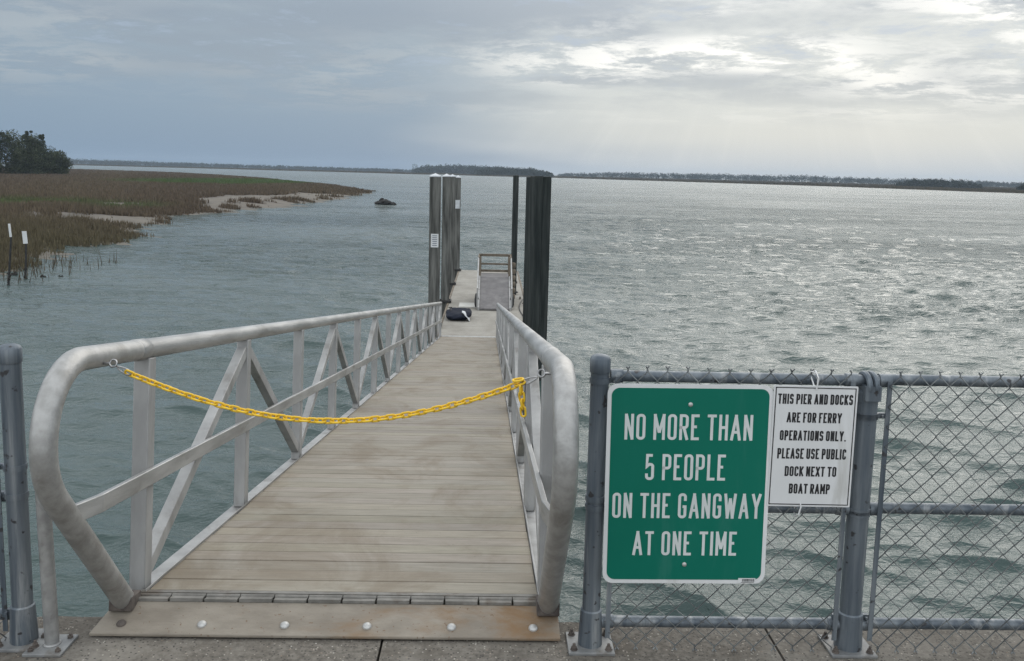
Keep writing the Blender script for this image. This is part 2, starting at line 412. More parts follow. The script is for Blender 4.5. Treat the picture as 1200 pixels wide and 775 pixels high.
def build_water():
    NR, NA = 980, 640
    r = np.exp(np.linspace(math.log(7.5), math.log(420), NR)); an = np.linspace(-R(52), R(52), NA)
    Rr, A = np.meshgrid(r, an, indexing='ij'); X = Rr*np.sin(A); Y = Rr*np.cos(A); cut = Rr*.0041
    X2, Y2, Z = wave_field(X, Y, cut)
    fade = np.clip((420-Rr)/120, 0, 1)*np.clip((R(52)-np.abs(A))/R(4), 0, 1)*np.clip((Rr-7.5)/1., 0, 1)
    v = np.stack([X+(X2-X)*fade, Y+(Y2-Y)*fade, ZW+Z*fade], -1).reshape(-1, 3)
    idx = np.arange(NR*NA).reshape(NR, NA)
    f = np.stack([idx[:-1, :-1], idx[:-1, 1:], idx[1:, 1:], idx[1:, :-1]], -1).reshape(-1, 4)[:, ::-1]
    # flat sheet all round it
    def ring(r0, r1, a0, a1, m):
        nonlocal v, f
        a = np.linspace(a0, a1, m+1); o = len(v)
        p = np.concatenate([np.stack([q*np.sin(a), q*np.cos(a), a*0+ZW], -1) for q in (r0, r1)])
        i = np.arange(m); q = np.stack([i, i+1, i+m+2, i+m+1], -1)[:, ::-1]+o
        v = np.concatenate([v, p]); f = np.concatenate([f, q])
    ring(420, 5200, -R(52), R(52), NA-1)
    ring(.01, 7.5, -R(52), R(52), NA-1); ring(.01, 5200, R(52), R(308), 90)
    tag(raw('water', v, f, M['water'], smooth=True), kind='structure')
build_water()

def build_pier():
    mb = MB(); ye = 3.43
    xs = [-8, -5.2, -2.75, -.385, 1.145, 3.6, 6.2, 9]
    for a, b in zip(xs[:-1], xs[1:]):
        g = .005; n = 40
        x = np.linspace(a+g, b-g, n); j = np.array([random.gauss(0, .004) for _ in x])
        poly = [(a+g, -4.), (b-g, -4.)] + [(float(x[i]), ye+float(j[i])) for i in range(n-1, -1, -1)]
        m = len(poly)
        mb.add([(p[0], p[1], 0) for p in poly] + [(p[0], p[1], -.35) for p in poly],
               [tuple(range(m)), tuple(range(2*m-1, m-1, -1))] + [(i, i+m, (i+1) % m+m, (i+1) % m) for i in range(m)])
    mb.box(-8, 9, -4, ye-.06, -5.2, -.352)
    tag(obj('pier', mb, M['concrete'], smooth=False), kind='structure')
build_pier()

# ---- marsh: near shoreline X as a function of Y
SY = np.array([15, 40, 47, 55, 62, 68, 72, 81, 94, 108, 121, 140, 160, 224, 245, 300, 360, 460, 560, 640, 700])
SX = np.array([-34, -25.5, -26.0, -26.8, -26.9, -28.0, -29.5, -31.2, -34.6, -33.2, -29.6, -28.8, -28.2, -30.6, -38, -54, -80, -130, -190, -300, -420])
def shore(Y):
    return np.interp(Y, SY, SX) + .9*np.sin(Y*.31)+.6*np.sin(Y*.83+1)+.35*np.sin(Y*2.1+2)
def zones(X, Y):
    """(inland distance, sand 0..1, green 0..1)"""
    d = shore(Y)-X; wob = 3*np.sin(Y*.11+X*.2)+2*np.sin(X*.33-Y*.07)
    sand = np.zeros_like(d)
    sand = np.maximum(sand, ((Y > 79) & (Y < 92)) * np.clip((13-d+wob*.5)/3, 0, 1)*np.clip((d+1)/2, 0, 1))
    sand = np.maximum(sand, ((Y > 108) & (Y < 186)) * np.clip((15-d+wob*1.5)/4, 0, 1))
    sand = sand*np.clip(1.05+.9*np.sin(X*.45+1.7*np.sin(Y*.13))*np.sin(Y*.21+X*.12)+.5*np.sin(X*1.3+Y*.9), 0, 1)
    green = np.clip(1-np.abs((Y-108-wob)/12), 0, 1)*np.clip((d-4)/5, 0, 1)
    green = np.maximum(green, np.clip(1-(((X+84)/34)**2+((Y-300)/75)**2), 0, 1)*1.6)
    return d, sand, np.clip(green, 0, 1)
def build_marsh():
    ny, nx = 420, 110
    yy = np.exp(np.linspace(math.log(14), math.log(690), ny)); t = np.linspace(0, 1, nx)**2.2
    Y = np.repeat(yy[:, None], nx, 1); d = -3 + t[None, :]*(40+Y*1.5); X = shore(Y)-d
    _, sand, green = zones(X, Y)
    Z = -3.72 + np.clip((d+3)/14, 0, 1)**.8*.52 + .06*np.sin(X*.7+Y*.3)*np.sin(Y*.45) + .03*np.sin(X*2.1)*np.sin(Y*1.7+X)
    soil = np.array([.060, .048, .036]); sc = np.array([.115, .098, .074]); wet = np.array([.10, .088, .068])
    c = soil + (sc-soil)*sand[..., None]; w = np.clip((1.6-d)/2., 0, 1)[..., None]; c = c*(1-w)+wet*w
    pond = (((X+68)/7)**2+((Y-243)/7)**2 < 1)
    c[pond] = (.45, .45, .43)
    idx = np.arange(ny*nx).reshape(ny, nx)
    f = np.stack([idx[:-1, :-1], idx[1:, :-1], idx[1:, 1:], idx[:-1, 1:]], -1).reshape(-1, 4)
    tag(raw('marsh_ground', np.stack([X, Y, Z], -1).reshape(-1, 3), f, M['marsh'], colors=c.reshape(-1, 3), smooth=True), kind='structure')
build_marsh()
def build_grass():
    N = 760000; r = np.random.default_rng(11)
    Y = np.exp(r.uniform(math.log(30), math.log(660), N)); d = r.uniform(0, 1, N)**1.7*(25+Y*1.1) - 1.2
    X = shore(Y)-d
    dd, sand, green = zones(X, Y)
    clump = .5+.5*np.sin(X*.9+2*np.sin(Y*.5))*np.sin(Y*.7+1.5*np.sin(X*.4))
    edge = np.clip((d+1.2)/3.5, .08, 1)
    keep = r.uniform(0, 1, N) < (1-.998*np.clip(sand*2, 0, 1))*edge*(.5+.5*clump)
    keep &= ~((((X+68)/7.5)**2+((Y-243)/7.5)**2) < 1)
    # angle limits (keep what can be seen from about here)
    keep &= np.arctan2(X, Y) > -R(46)
    X, Y, d, green, clump, sand = [q[keep] for q in (X, Y, d, green, clump, sand)]; n = len(X)
    h = r.uniform(.45, .95, n)*(.75+.4*clump)*(1-.35*green)*(1-.45*sand)*np.clip(.55+d/8, .55, 1.)
    w = np.clip(Y*.0008, .022, .35)*r.uniform(.7, 1.3, n)
    z0 = -3.72 + np.clip((d+3)/14, 0, 1)**.8*.52 - .03
    a = r.uniform(0, math.pi, n); lean = r.normal(0, .2, (n, 2))*h[:, None]
    base1 = np.stack([X-np.cos(a)*w, Y-np.sin(a)*w, z0], -1); base2 = np.stack([X+np.cos(a)*w, Y+np.sin(a)*w, z0], -1)
    tip = np.stack([X+lean[:, 0], Y+lean[:, 1], z0+h], -1)
    v = np.stack([base1, base2, tip], 1).reshape(-1, 3); f = np.arange(n*3).reshape(n, 3)
    brown = np.array([.128, .102, .070]); olive = np.array([.10, .094, .048]); red = np.array([.116, .089, .064]); gr = np.array([.078, .118, .042])
    mixn = np.clip(.5+.5*np.sin(X*.13+Y*.05)+r.normal(0, .25, n), 0, 1)[:, None]; nearf = np.clip((85-Y)/25, 0, 1)[:, None]
    c = brown*(1-mixn)+red*mixn; c = c*(1-nearf*.5)+olive*nearf*.5
    c = c*(1-green[:, None])+gr*green[:, None]; c = c*r.uniform(.7, 1.3, (n, 1))
    tag(raw('marsh_grass', v, f, M['grass'], colors=np.repeat(c, 3, 0)), 'brown and olive salt marsh grass covering the low point', 'grass', kind='stuff')
build_grass()

# ---- leaf clumps for crowns
def leaf_cloud(centres, radii, n_per, size, c1, c2, r, squash=.8):
    """many small leaf-spray faces in the outer half of ellipsoids; returns v, f, colours"""
    C = np.repeat(np.asarray(centres, float), n_per, 0); Rd = np.repeat(np.asarray(radii, float), n_per)[:, None]; n = len(C)
    u = r.normal(size=(n, 3)); u /= np.linalg.norm(u, axis=1)[:, None]
    rad = r.uniform(.45, 1.08, (n, 1))
    P = C+u*Rd*rad*np.array([1, 1, squash])
    a = r.normal(size=(n, 3))+u*.4; a /= np.linalg.norm(a, axis=1)[:, None]
    b = np.cross(a, r.normal(size=(n, 3))); b /= np.linalg.norm(b, axis=1)[:, None]
    s = size*r.uniform(.55, 1.35, (n, 1))
    v = np.stack([P-a*s, P+b*s*.55, P+a*s, P-b*s*.55], 1).reshape(-1, 3)
    f = np.arange(n*4).reshape(n, 4)
    m = r.uniform(0, 1, (n, 1)); c = np.asarray(c1)*(1-m)+np.asarray(c2)*m
    g = np.repeat(r.uniform(.75, 1.25, (len(centres), 1)), n_per, 0)
    return v, f, np.repeat(c*g*r.uniform(.8, 1.2, (n, 1)), 4, 0)
def build_tree(x, y, h, wd, seed, label, scraggy=False):
    r = np.random.default_rng(seed); z0 = -3.25
    t = thing('oak_tree', (x, y, z0), label, 'tree', 'trees on the marsh edge')
    tb = MB(); n = 9
    pts = [(r.normal(0, .12)*i*.4, r.normal(0, .12)*i*.4, h*.62*i/(n-1)) for i in range(n)]
    tb.tube(pts, [.34*(1-.75*i/(n-1)) for i in range(n)], 8)
    cen = []; rad = []
    nb = 30
    for i in range(nb):
        hh = h*(.05+.82*(i+.5)/nb); spread = wd*.5*math.sqrt(max(.08, 1-((hh/h-.36)/.66)**2))
        a = i*2.4+r.uniform(-.5, .5)
        q = spread*r.uniform(.25, .92); cx, cy = math.cos(a)*q, math.sin(a)*q
        cen.append((cx, cy, hh)); rad.append(wd*r.uniform(.14, .27))
        s = pts[min(n-1, int(hh/h/.62*(n-1)*.75))]
        tb.tube([s, ((s[0]+cx)/2, (s[1]+cy)/2, (s[2]+hh)/2+.3), (cx, cy, hh)], [.11, .07, .03], 5)
    if scraggy:
        for k in range(5):
            cx, cy, hh = r.normal(0, wd*.2), r.normal(0, wd*.2), h*r.uniform(.86, 1.0)
            for q in range(4): cen.append((cx+r.normal(0, .5), cy+r.normal(0, .5), hh+r.normal(-.3, .6))); rad.append(wd*r.uniform(.025, .05)); tb.tube([pts[-1], (cx*.7, cy*.7, hh-1.2), (cx, cy, hh)], [.12, .07, .03], 5)
    obj('trunk', tb, M['tree_bark'], t, local=True)
    v, f, c = leaf_cloud(cen, rad, 230, .30, (.028, .042, .020), (.074, .082, .042), r)
    raw('crown', v, f, M['leaf'], t, c)
    return t
tree_spots = [
    (-167.5, 352, 9.5, 11, 1, 'lowest round oak tree, at the right end of the clump on the marsh', False),
    (-169.5, 343, 13.4, 12, 2, 'oak tree with a thin ragged top beside the low round one', True),
    (-170, 338, 15.4, 12, 3, 'tall dark oak tree with bare twigs above its crown', True),
    (-172, 326, 16.0, 13, 4, 'dense dark oak tree in the middle of the marsh clump', False),
    (-176, 318, 17.0, 13, 5, 'tallest oak tree of the clump, its crown ragged', True),
    (-171, 305, 12.6, 13, 6, 'broad dull green oak tree standing in front at the left edge', False),
    (-184, 310, 16.2, 14, 7, 'wide oak tree cut off by the left edge of the view', False),
    (-169, 334, 10.5, 12, 9, 'short bushy oak tree in front of the ragged topped ones', False),
]
for a in tree_spots: build_tree(*a)

# ---- far shores
RNGF = np.random.default_rng(23)
def pxdir(px):
    a = math.atan((px-600)/FPX)+YAW; return math.tan(a)   # X per Y at the horizon
def far_land(name, pts, zt=-3.35):
    """low marsh flat: pts = (px, Y near, Y far)"""
    v = []; f = []
    for i, (px, y0, y1) in enumerate(pts):
        k = pxdir(px); v += [(k*(y0-3), y0-3, ZW-.1), (k*y0, y0, zt), (k*y1, y1, zt)]
    for i in range(len(pts)-1):
        for q in (0, 1): f.append((i*3+q, i*3+q+3, i*3+q+4, i*3+q+1))
    tag(raw(name, v, np.array(f), M['far_marsh']), kind='structure')
M['far_marsh'] = surf('far_marsh_soil', (.05, .044, .03), (.09, .075, .05), .05, .9, 0, 0)
def far_grass(label, pts, n, h=1.1, col=((.055, .048, .030), (.10, .082, .052))):
    r = RNGF; px = r.uniform(pts[0][0], pts[-1][0], n); pa = [p[0] for p in pts]
    y0 = np.interp(px, pa, [p[1] for p in pts]); y1 = np.interp(px, pa, [p[2] for p in pts])
    Y = y0+(y1-y0)*r.uniform(0, 1, n)**2.2; X = np.tan(np.arctan((px-600)/FPX)+YAW)*Y
    hh = h*r.uniform(.6, 1.25, n)*(1+.3*np.sin(X*.05)); w = r.uniform(1.5, 4.5, n)*Y/900; a = r.uniform(-.6, .6, n)
    z = np.full(n, -3.45); ca, sa = np.cos(a)*w/2, np.sin(a)*w/2
    v = np.stack([np.stack([X-ca, Y-sa, z], -1), np.stack([X+ca, Y+sa, z], -1), np.stack([X+ca*.6, Y+sa*.6, z+hh], -1), np.stack([X-ca*.4, Y-sa*.4, z+hh*.85], -1)], 1).reshape(-1, 3)
    m = r.uniform(0, 1, (n, 1)); c = np.asarray(col[0])*(1-m)+np.asarray(col[1])*m
    tag(raw('far_marsh_grass', v, np.arange(n*4).reshape(n, 4), M['wood'], colors=np.repeat(c, 4, 0)), label, 'grass', kind='stuff')
def far_wood(label, prof, n, dens=26, col=((.020, .028, .017), (.045, .052, .032)), gap=0.):
    """prof = (px, Y, tree height); n trees spread along it"""
    r = RNGF; cen = []; rad = []; pa = [p[0] for p in prof]
    for i in range(n):
        px = r.uniform(pa[0], pa[-1]); Y = np.interp(px, pa, [p[1] for p in prof])*r.uniform(1., 1.05); h = np.interp(px, pa, [p[2] for p in prof])*r.uniform(.62, 1.08)
        X = math.tan(math.atan((px-600)/FPX)+YAW)*Y
        wd = h*r.uniform(.45, .8)
        for q in range(3):
            cen.append((X+r.normal(0, wd*.6), Y+r.normal(0, wd*.5), -3.4+h*(.22, .5, .76)[q])); rad.append(wd*(1.0, .8, .5)[q]*(1 if r.uniform() > gap else .55))
    v, f, c = leaf_cloud(cen, rad, int(dens*1.5), .95*np.mean([p[2] for p in prof])/12, col[0], col[1], r, .95)
    tag(raw('far_wood', v, f, M['wood'], colors=c), label, 'wood', kind='stuff')
P_left = [(60, 1750, 2300), (200, 1650, 2200), (330, 1500, 2200), (500, 1300, 2100)]
far_land('far_marsh', P_left); far_grass('thin dark marsh line on the far left shore', P_left, 9000, 1.4)
far_wood('low hazy wood along the far left horizon', [(60, 2250, 14), (180, 2250, 12), (260, 2300, 11), (330, 2350, 10), (420, 2450, 9), (500, 2500, 8)], 900, 26)
P_isl = [(478, 1750, 2000), (540, 1350, 1800), (560, 1310, 1700), (645, 1270, 1650)]
far_land('far_marsh', P_isl); far_grass('marsh fringe at the foot of the wooded island', P_isl, 6000, 1.5)
far_wood('hazy blue wooded island behind the pilings', [(483, 1850, 9), (495, 1850, 17), (530, 1850, 19), (575, 1800, 17), (600, 1800, 15)], 210, 34)
far_wood('darker wooded island behind the black piles', [(556, 1400, 11), (575, 1380, 12.5), (600, 1370, 13), (622, 1360, 12), (636, 1360, 9), (643, 1360, 6)], 170, 40)
P_right = [(645, 1270, 2000), (720, 1130, 2000), (800, 1010, 1950), (900, 900, 1900), (1000, 790, 1800), (1050, 720, 1700), (1120, 640, 1600), (1200, 585, 1500), (1290, 545, 1400)]
far_land('far_marsh', P_right); far_grass('broad brown marsh along the far right shore', P_right, 26000, 1.3)
far_wood('long hazy wood behind the right hand marsh', [(650, 2100, 7), (690, 2050, 10), (720, 2000, 12.5), (800, 2000, 13.5), (840, 1980, 14), (900, 1950, 14), (925, 1950, 16), (1000, 1900, 13), (1100, 1850, 13.5), (1200, 1750, 10), (1290, 1700, 11)], 900, 24)
far_wood('dark clump of trees on the right hand marsh', [(1046, 930, 6), (1058, 920, 9.5), (1100, 920, 9.5), (1120, 910, 9), (1140, 910, 5)], 70, 60, ((.018, .025, .017), (.038, .044, .030)), .3)
far_wood('dark trees at the right edge of the far marsh', [(1188, 690, 7), (1200, 680, 9), (1260, 660, 10), (1290, 660, 10)], 60, 60, ((.018, .025, .017), (.038, .044, .030)))

# ================================================================== GANGWAY (built in its own sloping frame)
SL = math.atan(.1367); GL = 23.05
gang = thing('gangway', (0, 3.5, .074), 'long sloping aluminium gangway with truss railings and tan deck boards', 'gangway')
gang.rotation_euler = (-SL, 0, 0); OFF[gang] = Vector((0, 0, 0))
XL, XR = -1.425, .262
def g_obj(name, mb, mat, parent=gang, **k): return obj(name, mb, mat, parent, local=True, **k)
def build_deck():
    v = []; f = []; c = []; pitch = .1425; y = .03; i = 0; r = np.random.default_rng(5)
    while y < GL-.5:
        t = np.array([1, 1, 1])*r.uniform(.84, 1.08)*np.array([1, r.uniform(.975, 1.01), r.uniform(.94, 1.02)])
        a, b = y+.0033, y+pitch-.0033; dz = r.normal(0, .0008)
        x0, x1 = -1.372+r.normal(0, .002), .226-abs(r.normal(0, .002))
        # each board: bevelled long edges and a faint mid groove
        prof = [(a, -.05), (a, -.003), (a+.003, 0), (b-.003, 0), (b, -.003), (b, -.05)]
        n = len(prof); o = len(v)
        for x in (x0, x1): v += [(x, p, q+dz) for p, q in prof]
        for k in range(n-1): f.append((o+k, o+k+n, o+k+n+1, o+k+1))
        f.append((o+n-1, o+2*n-1, o+n, o)); c += [t]*(2*n)
        v_ = len(v); y += pitch; i += 1
    raw('deck', v, np.array(f), M['plank'], gang, colors=np.array(c))
build_deck()
mb = MB()                                            # cross members under the boards
for k in range(16): mb.box(-1.36, .22, .12+k*1.53, .20+k*1.53, -.16, -.052)
mb.box(-.61, -.53, .05, GL-.5, -.159, -.053); g_obj('floor_beam', mb, M['alu_dark'])
mb = MB(); mb.box(-1.372, .226, GL-.46, GL+.25, -.03, .004); g_obj('landing_plate', mb, M['alu'], bevel=.003)
# handrail with bent nose, each side
def g_rail(x):
    # in the world plane of the truss: y (world) and z (world), then into the gangway frame
    leg0 = (3.40, .095); cor = (2.46, 1.212); end = (26.35, 1.212-.1372*(26.35-2.46))
    pl = fillet([leg0, (cor[0], cor[1], .26), end], seg=22)
    c, s = math.cos(SL), math.sin(SL)
    pts = []
    for y, z in pl:
        dy, dz = y-3.5, z-.074
        pts.append((x, c*dy-s*dz, s*dy+c*dz))
    return pts
for x, nm in ((XL, 'l'), (XR, 'r')):
    pts = g_rail(x)
    k0 = len(pts)-1
    nose = pts[:k0] + [tuple(Vector(pts[k0-1]).lerp(Vector(pts[k0]), .022))]
    rest = [nose[-1], pts[-1]]
    rest = [tuple(Vector(rest[0]).lerp(Vector(rest[1]), t)) for t in np.linspace(0, 1, 16)]
    o = g_obj('handrail', MB().tube(rest, .0425, 20), M['alu'])
    g_obj('rail_nose', MB().tube(nose, .0427, 20), M['alu_worn'])
    # weld sleeve between the two
    d = (Vector(rest[1])-Vector(rest[0])).normalized(); a = Vector(rest[0])
    g_obj('rail_sleeve', MB().tube([a-d*.05, a-d*.045, a+d*.045, a+d*.05], [.0427, .045, .045, .0427], 20), M['alu'])
    # foot of the nose
    g_obj('nose_foot', MB().box(x-.045, x+.045, -.13, -.03, -.035, .02), M['rust'], bevel=.004)
# posts, diagonals: one of each, then copies
HT = .93
post = g_obj('post', MB().box(-.0325, .0325, -.0375, .0375, -.02, HT+.02), M['alu_dark'], bevel=.004)
dg = MB(); dg.bar((0, .0375, .06), (0, 1.53-.0375, HT-.045), .052, .06, (0, 0, 1)); diag = g_obj('diagonal_brace', dg, M['alu_dark'], bevel=.003)
first_p = first_d = True
NP = 16
for x in (XL, XR):
    for k in range(NP):
        y = .075+1.513*k
        if first_p: p = post; first_p = False
        else: p = post.copy(); COL.objects.link(p); p.parent = gang
        p.location = (x, y, 0)
        if k < NP-1:
            if first_d: p = diag; first_d = False
            else: p = diag.copy(); COL.objects.link(p); p.parent = gang
            if k % 2 == 0: p.location = (x, y, 0); p.scale = (1, 1.513/1.53, 1)
            else: p.location = (x, y+1.513, 0); p.rotation_euler = (0, 0, math.pi); p.scale = (1, 1.513/1.53, 1)
for x, s in ((XL, 1), (XR, -1)):
    xi = x+s*.0445
    mb = MB(); mb.box(xi-.011, xi+.011, -.44, GL-.15, .43, .495); mb.bar((x+s*.024, -.605, .4625), (xi, -.436, .4625), .0218, .0648); g_obj('mid_rail', mb, M['alu'], bevel=.003)
    mb = MB(); mb.box(x-.05 if s > 0 else .238, x+.05, -.02, GL+.1, -.17, -.0225); g_obj('bottom_chord', mb, M['alu_dark'], bevel=.004)
    mb = MB(); mb.box(*((x+.0505, x+.0525) if s > 0 else (.2275, .2365)), .0, GL-.1, -.10, .012); g_obj('toe_strip', mb, M['alu'], bevel=.002)
    mb = MB(); mb.box(x-.03, x+.03, GL-.12, GL-.06, -.05, HT); g_obj('end_post', mb, M['alu_dark'], bevel=.003)
# hinge at the top landing
mb = MB()
mb.box(-1.395, .262, -.006, .024, -.02, .0025); g_obj('hinge_leaf', mb, M['hinge'])
for k in range(12):
    a = -1.395+k*.138; mb = MB(); mb.cyl((a, -.022, -.006), (a+.134, -.022, -.006), .0095, 10)
    mb.box(a+.002, a+.132, -.062, -.034, -.016, -.006+(.004 if k % 2 else .001))
    g_obj('hinge_knuckle', mb, M['hinge'])
# apron plate from the concrete on to the gangway
mb = MB(); xa0, xa1, xb0, xb1 = -1.505, .305, -1.465, .302
P0, P1 = (3.268, .006), (3.437, .055); th = .012
vv = []
for (yy, zz), (xa, xb) in ((P0, (xa0, xa1)), (P1, (xb0, xb1))):
    for dz in (0, th):
        n = 12
        for i in range(n): vv.append((xa+(xb-xa)*i/(n-1), yy, zz+dz))
ff = []
for i in range(11):
    ff += [(i, i+1, i+25, i+24)[::-1], (12+i, 12+i+1, 36+i+1, 36+i), (i, 12+i, 13+i, i+1)[::-1], (24+i, 25+i, 37+i, 36+i)[::-1]]
ff += [(0, 24, 36, 12), (11, 23, 47, 35)]
c, s = math.cos(SL), math.sin(SL)
def to_g(p): dy, dz = p[1]-3.5, p[2]-.074; return (p[0], math.cos(SL)*dy-math.sin(SL)*dz, math.sin(SL)*dy+math.cos(SL)*dz)
mb.add([to_g(p) for p in vv], ff); g_obj('apron_plate', mb, M['plate'], bevel=.003, angle=30)
apron = gang.children[-1]
for i, bx in enumerate((-1.40, -1.09, -.77, -.45, -.12, .20)):
    by = 3.318; bz = P0[1]+(by-P0[0])/(P1[0]-P0[0])*(P1[1]-P0[1])+th
    mb = MB(); mb.lathe((0, 0, 0), [(.0185, -.001), (.0185, .002), (.016, .007), (.010, .0115), (.003, .013)], 16)
    o = g_obj('bolt', mb, M['rust'] if i == 0 else M['bolt'], apron); o.location = to_g((bx, by, bz)); o.rotation_euler = (SL+.24, 0, 0)
    if i == 0: o['label'] = 'rusty bolt head'
# eye bolts for the chain
for x, s in ((XL, 1), (XR, -1)):
    mb = MB(); cx = x+s*.058
    q = to_g((cx+s*.012, 3.22, 1.085)) if s > 0 else to_g((cx+s*.012, 3.12, 1.10))
    mb.tube([(q[0]+.0125*math.cos(a), q[1]+.004*math.sin(a), q[2]+.0125*math.sin(a)) for a in np.linspace(0, 2*math.pi, 20, endpoint=False)], .0038, 8, closed=True)
    mb.cyl((q[0]-s*.0125, q[1], q[2]), (q[0]-s*.05, q[1], q[2]), .005, 8); g_obj('eye_bolt', mb, M['steel'])

# ------------------------------------------------------------------ yellow chain
def build_chain():
    A = Vector((XL+.083, 3.22, 1.085-.012)); B = Vector((XR-.084, 3.12, 1.10-.014))
    # snap hooks
    t = thing('safety_chain', (-.55, 3.17, .9), 'yellow plastic chain hung across the gangway entrance on two snap hooks', 'chain')
    H0 = Vector((-1.295, 3.21, 1.052)); H1 = Vector((.125, 3.13, 1.062))
    n = 400; xs = np.linspace(0, 1, n); sag = .158
    pts = [H0.lerp(H1, float(u)) - Vector((0, 0, sag*(1-(2*u-1)**2)*(1-.10*(2*u-1)**2) + .0*u)) for u in xs]
    L = np.concatenate([[0], np.cumsum([(pts[i+1]-pts[i]).length for i in range(n-1)])])
    pitch = .0285; cnt = int(L[-1]/pitch)
    def link_mb():
        m = MB(); ring = []; hl, rr = .0098, .0092
        for a in np.linspace(-math.pi/2, math.pi/2, 7): ring.append((hl+rr*math.cos(a), rr*math.sin(a), 0))
        for a in np.linspace(math.pi/2, 1.5*math.pi, 7): ring.append((-hl+rr*math.cos(a), rr*math.sin(a), 0))
        m.tube(ring, .0041, 8, closed=True); return m
    first = obj('link', link_mb(), M['yellow'], t, local=True); used = False
    def place(p, d, roll):
        nonlocal used
        if not used: o = first; used = True
        else: o = first.copy(); COL.objects.link(o); o.parent = t
        d = d.normalized(); u = Vector((0, 0, 1)) if abs(d.z) < .9 else Vector((0, 1, 0)); y = u.cross(d).normalized(); z = d.cross(y)
        m = Matrix(((d.x, y.x, z.x), (d.y, y.y, z.y), (d.z, y.z, z.z))).to_4x4() @ Matrix.Rotation(roll, 4, 'X')
        m.translation = p - Vector(t.location); o.matrix_local = m
    for i in range(cnt+1):
        s = i*pitch+.004; P = []
        for q in (s-.01, s, s+.01): P.append(Vector([float(np.interp(q, L, [p[k] for p in pts])) for k in range(3)]))
        place(P[1], P[2]-P[0], (.35 if i % 2 else .35+math.pi/2)+random.uniform(-.18, .18))
    # loose tail at the right hook
    for i in range(4):
        place(H1+Vector((-.004+.003*i, -.012, -.022-.0265*i)), Vector((.10, .05, -1)), (0 if i % 2 else math.pi/2)+.4)
    place(H1+Vector((-.015, -.006, .012)), Vector((1, .2, .15)), .2)
    for a, b in ((A, H0), (B, H1)):
        d = (b-a).normalized(); ln = (b-a).length+.006; y = Vector((0, 1, 0)); z = d.cross(y).normalized(); ring = []
        for k in range(30):
            q = 2*math.pi*k/30; ring.append(a+d*(ln/2+math.cos(q)*ln/2)+z*(math.sin(q)*(.009+.004*math.cos(q))))
        m = MB(); m.tube(ring, .0032, 8, closed=True); m.tube([a+d*(ln*.18)+z*.006, a+d*(ln*.8)+z*.005], .0024, 6)
        obj('snap_hook', m, M['steel'], t)
build_chain()

# ------------------------------------------------------------------ stub post on the pier beside the nose
t = thing('stub_post', (-1.62, 3.2, 0), 'slim grey stub post bolted to the concrete under the left rail bend', 'post')
mb = MB(); mb.box(-1.685, -1.545, 3.125, 3.275, 0, .011); bp = obj('base_plate', mb, M['galv_light'], t, bevel=.002)
mb = MB(); mb.cyl((-1.612, 3.205, .011), (-1.617, 3.195, .70), .0255, 18); obj('pipe', mb, M['alu'], t)
mb = MB(); mb.tube([(-1.612+.027*math.cos(a), 3.205+.027*math.sin(a), .013) for a in np.linspace(0, 2*math.pi, 18, endpoint=False)], .005, 6, closed=True); obj('weld', mb, M['alu_dark'], t)
for dx, dy in ((-.05, -.05), (.05, -.05), (-.05, .05), (.05, .05)):
    mb = MB(); mb.lathe((-1.615+dx, 3.2+dy, .011), [(.011, 0), (.011, .008), (.005, .009), (.005, .016)], 6); obj('bolt', mb, M['rust'], bp)

# ------------------------------------------------------------------ chain link fences
def band(x, y, z, r, h=.022, side=0):
    m = MB(); m.tube([(x, y, z-h/2), (x, y, z+h/2)], r+.004, 20)
    if side:
        m.box(x+min(0, side*(r+.03)), x+max(0, side*(r+.03)), y-.008, y+.008, z-h/2+.001, z+h/2-.001)
        m.cyl((x+side*(r+.018), y-.022, z), (x+side*(r+.018), y+.02, z), .006, 8)
    return m
def fence_post(parent, x, y, h, r, top='dome', sides=(1,), bands=(.12, .58, .98)):
    mb = MB(); mb.tube([(x, y, .02), (x, y, .30), (x, y, .302), (x, y, h)], [r, r, r, r], 24)
    p = obj('post', mb, M['galv'], parent)
    mb = MB()
    if top == 'dome': mb.lathe((x, y, h), [(r+.003, -.055), (r+.004, -.052), (r+.004, -.004), (r*.93, .006), (r*.6, .011), (.002, .013)], 24)
    else: mb.lathe((x, y, h), [(r+.003, -.035), (r+.003, .0), (r*.9, .008), (.004, .011)], 24)
    obj('post_cap', mb, M['galv'], p)
    mb = MB(); mb.lathe((x, y, .0), [(r+.012, .012), (r+.012, .035), (r+.006, .15), (r+.001, .155)], 24); obj('socket', mb, M['galv'], p)
    mb = MB(); q = .088; mb.box(x-q, x+q, y-.075, y+.085, 0, .012); b = obj('base_plate', mb, M['galv_light'], p, bevel=.002)
    for dx, dy in ((-.066, -.05), (.066, -.05), (-.066, .06), (.066, .06)):
        mb = MB(); mb.lathe((x+dx, y+dy, .012), [(.015, 0), (.015, .002), (.011, .003), (.011, .012), (.006, .013), (.006, .024)], 6); obj('bolt', mb, M['rust'], b)
    for s in sides:
        for z in bands: obj('clamp', band(x, y, z+random.uniform(-.006, .006), r, .022, s), M['galv'], p)
    return p
